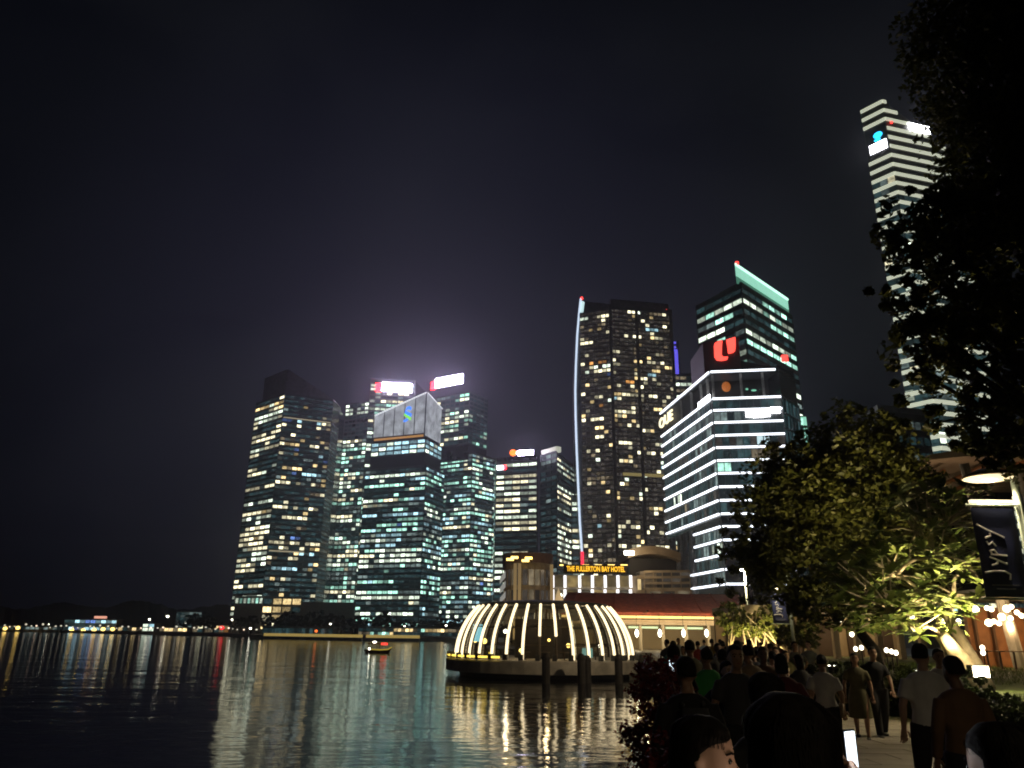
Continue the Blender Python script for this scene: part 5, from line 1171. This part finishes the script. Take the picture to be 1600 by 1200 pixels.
# low terrace building behind the trees, joining restaurant and pier
t = thing('terrace_building', 'low cream terrace with columns glowing behind the trees', 'building')
xa2, xb2, yT = at(1150, 990, 50).x, at(1500, 990, 48).x, 49.0
zT = at(1300, 958, yT).z
MB().box(((xa2 + xb2) / 2, yT + 3, zT + .2), (xb2 - xa2, 7, .4)).build('roof', mat('cream_plaster_glow2'), t)
MB().box(((xa2 + xb2) / 2, yT + 6, zT / 2), (xb2 - xa2, .3, zT)).build('back_wall', mat('wall_ochre', (.34, .27, .18), .8, noise=(1, .25)), t)
for i in range(10): MB().box((xa2 + .5 + i * (xb2 - xa2 - 1) / 9, yT, zT / 2), (.34, .34, zT)).build('column', mat('cream_plaster_glow2'), t)
for i in range(5): lamp('terrace_light', 'POINT', (xa2 + 1.5 + i * (xb2 - xa2 - 3) / 4, yT + 3.5, zT - 1), 60, (1, .70, .36), t, radius=.2)
for i in range(6):
    x = xa2 + 1.2 + i * (xb2 - xa2 - 2) / 5.3; MB().box((x, yT + 5.7, 1.6), (1.0, .2, 2.4)).build('doorway', mat('door_dark', (.05, .03, .02), .6), t)
for i, (u, v, d) in enumerate(((1311, 971, 44), (1340, 972, 44), (1331, 991, 44), (1346, 1012, 30), (1410, 965, 44), (1425, 964, 44), (1476, 970, 42), (1498, 971, 42), (1337, 1014, 30), (1385, 1016, 30), (1393, 1018, 30), (1400, 1020, 29), (1443, 1022, 30), (1535, 1012, 28), (1536, 1020, 28))):
    p = at(u, v, d)
    if v < 1000: l = thing('globe_lamp', 'round white lamp hanging in front of the cream terrace', 'lamp', p, group='globe lamps of the cream terrace'); MB().tube([(0, 0, .1), (0, 0, max(.5, zT - p.z))], .012, 4).build('cord', M_DARKMETAL, l)
    else: l = thing('table_candle', 'small candle lamp glowing on a lawn table', 'lamp', p, group='candle lamps on the lawn tables'); MB().tube([(0, 0, -(p.z - LAWN_Z)), (0, 0, 0)], [.03, .02], 5).build('stand', M_DARKMETAL, l)
    MB().ball((0, 0, 0), (.13, .13, .14) if v < 1000 else (.08, .08, .09), 8, 6).build('globe', mat('globe_glow', (.9, .85, .7), .4, emit=(1, .88, .62), estr=6, sample=False), l)

# ------------------------------------------------------------------ people
M_SKIN = [mat('skin_light', (.52, .33, .24), .55, noise=(14, .08)), mat('skin_tan', (.38, .22, .14), .55, noise=(14, .08)), mat('skin_brown', (.20, .11, .07), .55, noise=(14, .08))]
M_HAIR = mat('hair_black', (.012, .010, .009), .75, 0, .15, noise=(40, .4), bump=(45, .9)); M_EYE = mat('eye', (.02, .02, .02), .2); M_LIP = mat('lips', (.32, .10, .09), .5)
M_SHOE = mat('shoe_dark', (.03, .028, .026), .5)
def cloth(name, c): return mat('cloth_' + name, c, .85, noise=(5, .18), bump=(9, .25))
def arms(kind):
    """elbow and wrist for side s = +1 / -1, in units of body height; x to the side, y forward"""
    return {
     'down':   ((.150, -.010, .635), (.155, .030, .500)),
     'swingf': ((.145, .045, .640), (.140, .120, .520)),
     'swingb': ((.150, -.065, .640), (.150, -.080, .500)),
     'hip':    ((.215, -.040, .660), (.125, .010, .570)),
     'phone':  ((.140, .040, .640), (.060, .170, .700)),
     'raise':  ((.150, .100, .700), (.110, .240, .800)),
     'fold':   ((.150, .030, .640), (.030, .110, .640)),
     'reach':  ((.165, .130, .800), (.100, .265, .878)),
     'strap':  ((.150, .010, .650), (.080, .095, .740)),
    }[kind]
LEGS = {'stand': ((.0, .0), (.0, .0)), 'walkA': ((.055, .085), (-.02, -.10)), 'walkB': ((.0, -.09), (.06, .10)), 'wide': ((.015, .0), (-.01, .0))}
def body_shapes(H, arm_l, arm_r, legs, lower, sleeve, build, head_yaw, head_tilt, hair, female):
    """tapered tubes of the skin, top, lower garment and hair; joints overlap so the remesh fuses each into one surface"""
    S = {'skin': MB(), 'top': MB(), 'low': MB(), 'hair': MB()}
    k = build; hp = .058 if not female else .060
    tor = [(.455, .0, .060 * k, .050 * k), (.50, .0, .094 * k, .066 * k), (.54, -.004, .098 * k, .068 * k), (.61, .002, (.078 if female else .084) * k, .056 * k), (.68, .004, .092 * k, .064 * k), (.74, .004, .100 * k, .066 * k), (.785, -.002, .102 * k, .056 * k), (.815, -.006, .078 * k, .046 * k), (.835, -.004, .040, .038)]
    def torso(mb, g, z0=0, z1=9): 
        q = [(y, z, a, b) for z, y, a, b in tor if z0 <= z <= z1]; mb.tube([(0, y * H, z * H) for y, z, a, b in q], [((a + g) * H, (b + g) * H) for y, z, a, b in q], 14)
    torso(S['skin'], -.004); torso(S['top'], .007, .50 if lower != 'dress' else .45, .84)
    # neck and head
    nk = Vector((0, .004 * H, .83 * H)); S['skin'].tube([nk - Vector((0, 0, .03 * H)), nk + Vector((0, .006 * H, .04 * H))], [.034 * H, .031 * H], 10)
    hb = nk + Vector((0, .008 * H, .035 * H)); Rm = Matrix.Rotation(head_yaw, 3, 'Z') @ Matrix.Rotation(head_tilt, 3, 'X')
    def hp_(x, y, z): return hb + Rm @ Vector((x * H, y * H, z * H))
    hv = MB()
    prof = [(-.012, .022, .016, .020), (.008, .024, .030, .032), (.030, .016, .038, .044), (.055, .008, .043, .053), (.080, .002, .045, .056), (.105, -.002, .042, .052), (.122, -.004, .031, .039), (.132, -.004, .012, .015)]
    vs = []; fs = []; n = 14
    for i, (z, y, a, b) in enumerate(prof):
        for q in range(n):
            t = 2 * math.pi * q / n; vs.append(hp_(a * math.cos(t), y + b * math.sin(t), z))
    for i in range(len(prof) - 1):
        for q in range(n): fs.append((i * n + q, i * n + (q + 1) % n, (i + 1) * n + (q + 1) % n, (i + 1) * n + q))
    fs += [tuple(range(n))[::-1], tuple(range((len(prof) - 1) * n, len(prof) * n))]
    S['skin'].raw(vs, fs)
    S['skin'].tube([hp_(0, .050, .066), hp_(0, .068, .044), hp_(0, .056, .038)], [.006 * H, .010 * H, .008 * H], 7)      # nose
    S['skin'].tube([hp_(0, .046, .018), hp_(0, .052, .008)], [.012 * H, .010 * H], 7)                                     # chin
    for s in (-1, 1): S['skin'].tube([hp_(s * .043, -.004, .066), hp_(s * .050, -.010, .052), hp_(s * .044, -.002, .036)], [.007 * H, .010 * H, .006 * H], 6)
    # hair cap
    hs = []
    cap = [(.045, -.022, .047, .044), (.072, -.014, .050, .054), (.098, -.006, .049, .058), (.120, -.004, .040, .049), (.138, -.004, .018, .022)]
    if hair in ('long', 'bob'): cap = [(-.055 if hair == 'long' else -.01, -.030, .046, .026), (.01, -.026, .052, .036), (.045, -.020, .053, .044)] + cap[1:]
    vs = []; fs = []
    for z, y, a, b in cap:
        for q in range(n):
            t = 2 * math.pi * q / n; vs.append(hp_(a * math.cos(t), y + b * math.sin(t) * (1 if math.sin(t) < 0 or z > .09 else .62), z))
    for i in range(len(cap) - 1):
        for q in range(n): fs.append((i * n + q, i * n + (q + 1) % n, (i + 1) * n + (q + 1) % n, (i + 1) * n + q))
    fs += [tuple(range(n))[::-1], tuple(range((len(cap) - 1) * n, len(cap) * n))]
    S['hair'].raw(vs, fs)
    if hair == 'bun': S['hair'].ball(hp_(0, -.066, .085), .028 * H)
    if hair == 'tail': S['hair'].tube([hp_(0, -.055, .09), hp_(0, -.080, .05), hp_(0, -.070, -.03)], [.018 * H, .020 * H, .008 * H], 8)
    # arms with hands of five fingers
    fingers = MB()
    for s, kind in ((-1, arm_l), (1, arm_r)):
        e, w = arms(kind); sh = Vector((s * .100 * k * H, -.004 * H, .785 * H)); E = Vector((s * e[0] * H * (.5 + .5 * k), e[1] * H, e[2] * H)); Wr = Vector((s * w[0] * H, w[1] * H, w[2] * H))
        S['skin'].tube([sh, sh.lerp(E, .5), E, E.lerp(Wr, .4), Wr], [.028 * H, .028 * H, .024 * H, .023 * H, .015 * H], 10)
        d = (Wr - E).normalized(); pal = Wr + d * .030 * H; side = d.cross(Vector((0, 1, 0)) if abs(d.y) < .8 else Vector((0, 0, 1))).normalized()
        S['skin'].tube([Wr - d * .005 * H, pal, Wr + d * .058 * H], [(.015 * H, .017 * H), (.024 * H, .013 * H), (.023 * H, .011 * H)], 8)
        curl = d.cross(side).normalized() * s
        for q, ln in enumerate((.040, .046, .043, .034)):
            b0 = Wr + d * .054 * H + side * ((q - 1.5) * .0115 * H); fingers.tube([b0, b0 + d * ln * .5 * H + curl * .004 * H, b0 + d * ln * .95 * H + curl * .016 * H], [.0058 * H, .0054 * H, .0042 * H], 6)
        b0 = Wr + d * .018 * H + side * (.022 * H); fingers.tube([b0, b0 + d * .02 * H + side * .014 * H, b0 + d * .042 * H + side * .016 * H + curl * .008 * H], [.0075 * H, .0066 * H, .005 * H], 6)
        if sleeve:
            end = sh.lerp(E, .75) if sleeve == 'short' else Wr
            pts_ = [sh, sh.lerp(E, .4), end] if sleeve == 'short' else [sh, sh.lerp(E, .5), E, end]
            S['top'].tube(pts_, [.036 * H, .039 * H, .040 * H] if sleeve == 'short' else [.036 * H, .037 * H, .033 * H, .025 * H], 10)
    # legs
    shoes = MB()
    for s, (kn, an) in zip((-1, 1), LEGS[legs]):
        wide = .022 if legs == 'wide' else 0
        hip = Vector((s * hp * H, 0, .51 * H)); K = Vector((s * (.056 + wide) * H, (kn + .012) * H, .285 * H)); A = Vector((s * (.052 + wide) * H, an * H, .048 * H + (.02 * H if an < -.05 else 0)))
        S['skin'].tube([hip, hip.lerp(K, .45), K, K.lerp(A, .35), A, A - Vector((0, 0, .02 * H))], [.056 * H, .050 * H, .034 * H, .033 * H, .020 * H, .020 * H], 10)
        f0 = A - Vector((0, .025 * H, .028 * H)); 
        shoes.tube([f0, f0 + Vector((0, .04 * H, -.002 * H)), f0 + Vector((0, .09 * H, -.006 * H)), f0 + Vector((0, .125 * H, -.010 * H))], [(.022 * H, .020 * H), (.027 * H, .022 * H), (.028 * H, .016 * H), (.014 * H, .009 * H)], 10, up=(0, 0, 1))
        if lower in ('trousers', 'shorts', 'loose'):
            g = .010 if lower != 'loose' else .024
            if lower == 'shorts': S['low'].tube([hip + Vector((0, 0, .02 * H)), hip.lerp(K, .45), K + Vector((0, 0, .03 * H))], [(.060 + .01) * H, .060 * H, .054 * H], 12)
            else: S['low'].tube([hip + Vector((0, 0, .02 * H)), hip.lerp(K, .45), K, K.lerp(A, .4), A - Vector((0, 0, .012 * H))], [(.058 + g) * H, (.052 + g) * H, (.038 + g) * H, (.035 + g) * H, (.030 + g) * H], 12)
    if lower in ('trousers', 'shorts', 'loose'): torso(S['low'], .008, .455, .58)
    else:
        zb = .27 if lower == 'skirt' else .24; m_ = MB(); S['low'].tube([(0, 0, .60 * H), (0, 0, .53 * H), (0, .0, .42 * H), (0, .0, zb * H)], [(.085 * H, .062 * H), (.108 * H, .078 * H), (.125 * H, .095 * H), (.140 * H, .115 * H)], 16)
    eyes = MB(); 
    for s in (-1, 1): eyes.ball(hp_(s * .019, .0505, .064), .0062 * H, 8, 6)
    lips = MB().tube([hp_(-.014, .052, .024), hp_(0, .0585, .025), hp_(.014, .052, .024)], [.002 * H, .0042 * H, .002 * H], 6)
    brow = MB()
    for s in (-1, 1): brow.tube([hp_(s * .008, .0565, .077), hp_(s * .020, .0545, .080), hp_(s * .031, .046, .076)], .0024 * H, 5)
    return S, fingers, shoes, eyes, lips, brow

PENDING = []
def person(label, pos, yaw, top, low, H=1.68, skin=1, arm=('down', 'down'), legs='stand', lower='trousers', sleeve='short', build=1.0, hair='short', female=False, hyaw=0.0, htilt=0.0, vox=.022, bag=None, group=None):
    t = thing('person', label, 'person', pos, yaw, group)
    S, fingers, shoes, eyes, lips, brow = body_shapes(H, arm[0], arm[1], legs, lower, sleeve, build, hyaw, htilt, hair, female)
    for key, nm, m, vx in (('skin', 'body', M_SKIN[skin], vox), ('top', 'shirt', top, vox), ('low', {'trousers': 'trousers', 'loose': 'trousers', 'shorts': 'shorts', 'skirt': 'skirt', 'dress': 'skirt'}[lower], low, vox), ('hair', 'hair', M_HAIR, vox * .8)):
        me = S[key].mesh(nm, m, True); o = link(nm, me, t)
        r = o.modifiers.new('fuse', 'REMESH'); r.mode = 'VOXEL'; r.voxel_size = vx if key != 'skin' else min(vx, .016)
        sm = o.modifiers.new('soften', 'SMOOTH'); sm.factor = .5; sm.iterations = 3
        PENDING.append((o, m, fingers if key == 'skin' else None))
    shoes.build('shoe', M_SHOE, t, True)
    eyes.build('eyes', M_EYE, t, True); lips.build('lips', M_LIP, t, True); brow.build('brows', M_HAIR, t)
    if bag: 
        b = MB(); kind, bm = bag
        if kind == 'pack':
            b.tube([(0, -.115 * H, .56 * H), (0, -.12 * H, .66 * H), (0, -.11 * H, .78 * H)], [(.075 * H, .045 * H), (.085 * H, .055 * H), (.06 * H, .03 * H)], 12)
            for s in (-1, 1): b.tube([(s * .05 * H, -.09 * H, .79 * H), (s * .065 * H, .02 * H, .822 * H), (s * .068 * H, .075 * H, .74 * H), (s * .075 * H, .0, .62 * H)], .010 * H, 6)
        else:
            b.tube([(.13 * H, -.03 * H, .44 * H), (.135 * H, -.03 * H, .56 * H)], [(.02 * H, .07 * H), (.022 * H, .065 * H)], 10); b.tube([(.135 * H, -.03 * H, .56 * H), (.06 * H, .085 * H, .74 * H), (-.07 * H, .02 * H, .835 * H)], .007 * H, 6)
        b.build('bag', bm, t, True)
    return t
def stand(u, d, z=0.0):
    p = at(u, 1000, d); return (p.x, d, z)
BLK = cloth('black', (.012, .012, .014)); NAVY = cloth('navy', (.015, .018, .04)); WHT = cloth('white', (.62, .60, .56)); GRY = cloth('grey', (.20, .20, .20)); BRN = cloth('brown', (.14, .075, .035))
GRN = cloth('green', (.06, .42, .09)); RED = cloth('red', (.42, .04, .035)); TAN = cloth('tan', (.36, .26, .16)); OLV = cloth('olive', (.12, .11, .05)); PNK = cloth('pink', (.50, .26, .24)); DEN = cloth('denim', (.05, .07, .12)); TEAL = cloth('teal', (.04, .16, .17)); CRM = cloth('cream', (.55, .47, .34)); MUS = cloth('mustard', (.36, .22, .03)); CHK = cloth('charcoal', (.05, .05, .052)); LBL = cloth('sky_blue', (.22, .32, .44)); MRN = cloth('maroon', (.12, .02, .025))
# near figures, back to the camera or turned
near1 = person('person with black hair seen from behind in black top, biggest head in the crowd', (.60, 1.75, 0), .05, BLK, BLK, 1.735, 1, build=1.05, hair='bob', vox=.012, female=True)
near2 = person('person with dark hair in profile, face lit, wearing olive top', (.62, 2.75, 0), R(-112), OLV, BLK, 1.60, 0, hair='bob', female=True, vox=.011, arm=('phone', 'down'), htilt=R(-8))
person('person in black jacket with grey backpack walking beside the red shrub', stand(1070, 6.6), .06, BLK, BLK, 1.70, 1, legs='walkA', sleeve='long', build=1.08, bag=('pack', CHK), vox=.018)
near3 = person('person with dark hair and black shirt just behind the biggest head', stand(1190, 4.2), .1, BLK, CHK, 1.68, 1, hair='short', build=1.1, vox=.016)
pz = person('person in dark top stretching an arm with a lit phone over the walk', (1.47, 2.42, 0), R(24), BLK, BLK, 1.62, 1, arm=('reach', 'down'), hair='tail', female=True, sleeve='long', vox=.012, htilt=R(-10))
person('person in pale grey shirt and black trousers seen from behind', stand(1436, 9.2), R(-6), mat('cloth_pale_grey', (.68, .66, .62), .85, noise=(5, .15), bump=(8, .3)), BLK, 1.82, 0, build=1.1, hyaw=R(-35), vox=.016, legs='wide')
person('person in dark brown top walking next to the pale grey shirt', stand(1484, 7.4), R(8), BRN, BLK, 1.72, 2, build=1.12, sleeve='long', vox=.016)
person('person in white top facing the lawn behind the brown top', stand(1462, 12.5), R(170), WHT, DEN, 1.74, 1, arm=('fold', 'down'))
# couple on the lit paving
person('person in olive dress and bare legs strolling in the lit paving gap', stand(1331, 16.2), R(160), OLV, OLV, 1.60, 1, legs='walkA', lower='dress', hair='long', female=True)
person('person in black shirt and trousers strolling beside the olive dress', stand(1360, 16.5), R(172), BLK, BLK, 1.72, 1, legs='walkB', arm=('swingf', 'swingb'))
person('person in white shirt and loose black trousers, tan bag at the hip', stand(1280, 12.8), R(-20), WHT, BLK, 1.62, 1, lower='loose', hair='bun', female=True, legs='walkB', bag=('sling', TAN))
person('person standing with hands on hips before the lime lit shrubs', stand(1240, 23.5), R(185), CHK, BLK, 1.78, 2, arm=('hip', 'hip'), legs='wide')
person('person in bright green shirt in the middle of the crowd', stand(1103, 11.0), R(10), GRN, DEN, 1.72, 1, legs='walkA')
person('person in tan shirt with arm bent, beside the bright green shirt', stand(1128, 11.5), R(-12), BRN, CHK, 1.70, 1, arm=('down', 'hip'), legs='walkB', build=1.1)
person('person in cream shirt with dark hair ahead of the tan shirt', stand(1168, 12.0), R(18), TAN, BLK, 1.76, 1, build=1.12, legs='walkA')
person('person in patterned pink top and shorts carrying a sling bag', stand(1205, 15.5), R(5), PNK, CHK, 1.62, 0, lower='shorts', hair='tail', female=True, bag=('sling', BLK), legs='walkB')
# the denser crowd towards the pier
crowd = [(1052, 21, TEAL, BLK, 'short', 0, 'teal shirt and black trousers'), (1066, 26, CRM, DEN, 'long', 1, 'cream top and jeans, long hair'), (1078, 19, NAVY, CHK, 'short', 0, 'navy shirt and charcoal trousers'), (1090, 30, RED, BLK, 'short', 0, 'red shirt beside the pier lanterns'),
         (1104, 22, GRY, NAVY, 'bob', 1, 'grey top with bobbed hair'), (1112, 33, MUS, BLK, 'short', 0, 'mustard shirt'), (1120, 18, CHK, TAN, 'short', 0, 'charcoal shirt and tan trousers'), (1131, 27, RED, DEN, 'long', 1, 'red top and jeans, long hair'),
         (1140, 21, LBL, BLK, 'short', 0, 'sky blue shirt'), (1150, 30, WHT, CHK, 'short', 0, 'white shirt and charcoal trousers'), (1158, 19, MRN, BLK, 'tail', 1, 'maroon top and ponytail'), (1170, 25, TAN, DEN, 'short', 0, 'tan shirt and jeans'), (1181, 20, BLK, GRY, 'bun', 1, 'black top and grey trousers, hair in a bun'),
         (1192, 28, PNK, BLK, 'long', 1, 'pink top and black skirt'), (1203, 23, TEAL, TAN, 'short', 0, 'teal shirt and tan shorts'), (1216, 30, MRN, CHK, 'short', 0, 'maroon shirt near the small banner'), (1225, 20, OLV, CHK, 'bob', 1, 'olive top and charcoal trousers'), (1060, 38, WHT, NAVY, 'short', 0, 'white shirt and navy trousers by the pavilion'),
         (1100, 42, LBL, TAN, 'short', 0, 'sky blue shirt and tan trousers by the pier'), (1125, 40, BRN, BLK, 'short', 0, 'brown shirt in front of the pier columns'), (1160, 44, CRM, CHK, 'tail', 1, 'cream top and ponytail near the pier'), (1188, 41, GRY, BLK, 'short', 0, 'grey shirt and black trousers'), (1042, 30, CHK, BLK, 'short', 0, 'charcoal shirt close to the water edge'),
         (1146, 9.0, CHK, BLK, 'short', 0, 'charcoal shirt just behind the tan shirt'), (1218, 10.2, MRN, BLK, 'bob', 1, 'dark maroon top and black trousers near the white shirt'), (1052, 10.5, BLK, CHK, 'short', 0, 'black shirt by the red shrub'), (1132, 9.6, NAVY, BLK, 'tail', 1, 'navy top and ponytail before the green shirt'),
         (1190, 13.2, BRN, CHK, 'short', 0, 'brown shirt and charcoal trousers'), (1245, 14.5, CHK, DEN, 'long', 1, 'charcoal top and jeans, long hair'), (1078, 13.6, OLV, BLK, 'short', 0, 'olive shirt and black trousers'), (1152, 15.5, BLK, DEN, 'short', 0, 'black shirt and jeans'), (1176, 16.5, NAVY, TAN, 'bun', 1, 'navy top and tan trousers, hair in a bun'),
         (1210, 18.5, CRM, BLK, 'short', 0, 'cream shirt and black trousers'), (1262, 27, GRY, CHK, 'short', 0, 'grey shirt beside the dark hedge'), (1128, 24, BLK, MUS, 'short', 0, 'black shirt and mustard trousers')]
rc = random.Random(21)
for i, (u, d, c1_, c2_, hr, fem, txt) in enumerate(crowd):
    away = rc.random() < .6
    person('person in ' + txt + ', strolling in the crowd', stand(u, d), rc.uniform(-.4, .4) + (0 if away else math.pi), c1_, c2_, rc.uniform(1.56, 1.68) if fem else rc.uniform(1.66, 1.82), rc.choice((0, 1, 1, 2)), (rc.choice(('down', 'swingf', 'strap', 'phone')), rc.choice(('down', 'swingb', 'hip', 'down'))),
           rc.choice(('walkA', 'walkB', 'stand', 'wide')), 'skirt' if 'skirt' in txt else ('shorts' if 'shorts' in txt else rc.choice(('trousers', 'trousers', 'shorts', 'loose'))), 'short', rc.uniform(.95, 1.12), hr, bool(fem), rc.uniform(-.5, .5), 0, .026 if d > 24 else .022)
def strands(t, H, n, seed, hyaw=0.0, htilt=0.0, low=-.01):
    r = random.Random(seed); m = MB(); hb = Vector((0, .012 * H, .865 * H)); Rm = Matrix.Rotation(hyaw, 3, 'Z') @ Matrix.Rotation(htilt, 3, 'X')
    for i in range(n):
        a = r.uniform(math.pi * .93, math.pi * 2.07) if r.random() < .8 else r.uniform(0, 6.28); front = math.sin(a) > .15; pts_ = []
        k0 = r.uniform(0, .5); end = .085 if front else r.uniform(low, low + .05)
        for j in range(6):
            q = k0 + (1 - k0) * j / 5; z = .136 - (.136 - end) * q ** 1.4; rad = min(1, 1.25 * math.sqrt(max(0, 1 - ((z - .06) / .079) ** 2))) if z > .06 else 1.0
            w = r.uniform(1.0, 1.05) * (1 + .05 * math.sin(a * 9 + j))
            pts_.append(hb + Rm @ (Vector((math.cos(a + .04 * j * r.uniform(-1, 1)) * .0515 * rad * w, -.012 + math.sin(a) * .056 * rad * w, z)) * H))
        v = []
        for j, p in enumerate(pts_): tn = Vector((-math.sin(a), math.cos(a), 0)) * (.0016 * H * (1 - j / 7)); v += [p - tn, p + tn]
        m.raw(v, [(2 * j, 2 * j + 1, 2 * j + 3, 2 * j + 2) for j in range(5)])
    m.build('hair_strands', M_HAIR, t, True, kind='stuff')
strands(near1, 1.735, 2600, 1); strands(near2, 1.60, 1800, 2, 0, R(-8)); strands(near3, 1.68, 900, 3, 0, 0, .04); strands(pz, 1.62, 1200, 4, 0, R(-10), .04)
# fuse all bodies and garments in one evaluation
bpy.context.view_layer.update(); dg = bpy.context.evaluated_depsgraph_get(); done = []
for o, m, fingers in PENDING:
    me = bpy.data.meshes.new_from_object(o.evaluated_get(dg))
    done.append((o, me, m, fingers))
for o, me, m, fingers in done:
    if fingers is not None:       # keep the fingers apart: they join the palm without being fused to each other
        bv = [tuple(v.co) for v in me.vertices]; bf = [tuple(p.vertices) for p in me.polygons]; k = len(bv)
        me = bpy.data.meshes.new(o.name); me.from_pydata(bv + fingers.v, [], bf + [tuple(i + k for i in q) for q in fingers.f]); me.update()
    o.modifiers.clear(); o.data = me
    me.materials.clear(); me.materials.append(m); me.polygons.foreach_set('use_smooth', [True] * len(me.polygons))
# the lit phone in the outstretched hand
H = 1.62; e, w = arms('reach'); loc = Vector((-w[0] * H, w[1] * H + .055, w[2] * H + .055)); M4 = Matrix.Translation(pz.location) @ Matrix.Rotation(R(24), 4, 'Z')
ph = thing('phone', 'phone with a dazzling white light held out over the walk', 'phone', M4 @ loc + Vector((.03, 0, .02)), R(34)); ph.scale = (.85, .85, .85)
MB().box((0, 0, 0), (.075, .010, .15)).build('case', M_DARKMETAL, ph); MB().box((0, -.0065, 0), (.066, .002, .136)).build('screen', mat('phone_screen', (.7, .75, .8), .3, emit=(.8, .9, 1), estr=2.2), ph)
MB().box((.0, -.008, .045), (.030, .004, .030)).build('flash', mat('phone_flash', (.9, .9, .95), .3, emit=(.95, .97, 1), estr=200), ph)
p = Vector((.90, 2.52, 1.30)); ph = thing('phone', 'added phone below view, lighting the profile face', 'phone', p, R(-78)); ph.rotation_euler = (R(-35), 0, R(-78))  # unseen phone added below the frame to light the face
MB().box((0, 0, 0), (.075, .009, .15)).build('case', M_DARKMETAL, ph); MB().box((0, -.006, 0), (.066, .002, .136)).build('screen', mat('added_face_light_screen', (.8, .7, .6), .3, emit=(1, .74, .55), estr=11), ph)
p = at(1049, 1041, 9.5); ph = thing('phone', 'small lit phone screen held beside the black jacket', 'phone', p, .5)
MB().box((0, 0, 0), (.075, .009, .15)).build('case', M_DARKMETAL, ph); MB().box((0, -.006, 0), (.066, .002, .136)).build('screen', mat('phone_screen'), ph)

# ------------------------------------------------------------------ humid night air round everything
hz = MB().box((-1200, 1560, 175), (3700, 3300, 365)).build('haze', None)
tag(hz, 'thin humid night air over the whole bay', 'haze', kind='stuff')
m = bpy.data.materials.new('haze'); m.use_nodes = True; t = m.node_tree; t.nodes.clear()
o_ = N(t, 'ShaderNodeOutputMaterial'); v_ = N(t, 'ShaderNodeVolumePrincipled'); v_.inputs['Density'].default_value = .00022
v_.inputs['Color'].default_value = (.86, .86, .97, 1); v_.inputs['Anisotropy'].default_value = .8
t.links.new(v_.outputs[0], o_.inputs['Volume']); hz.data.materials.append(m)
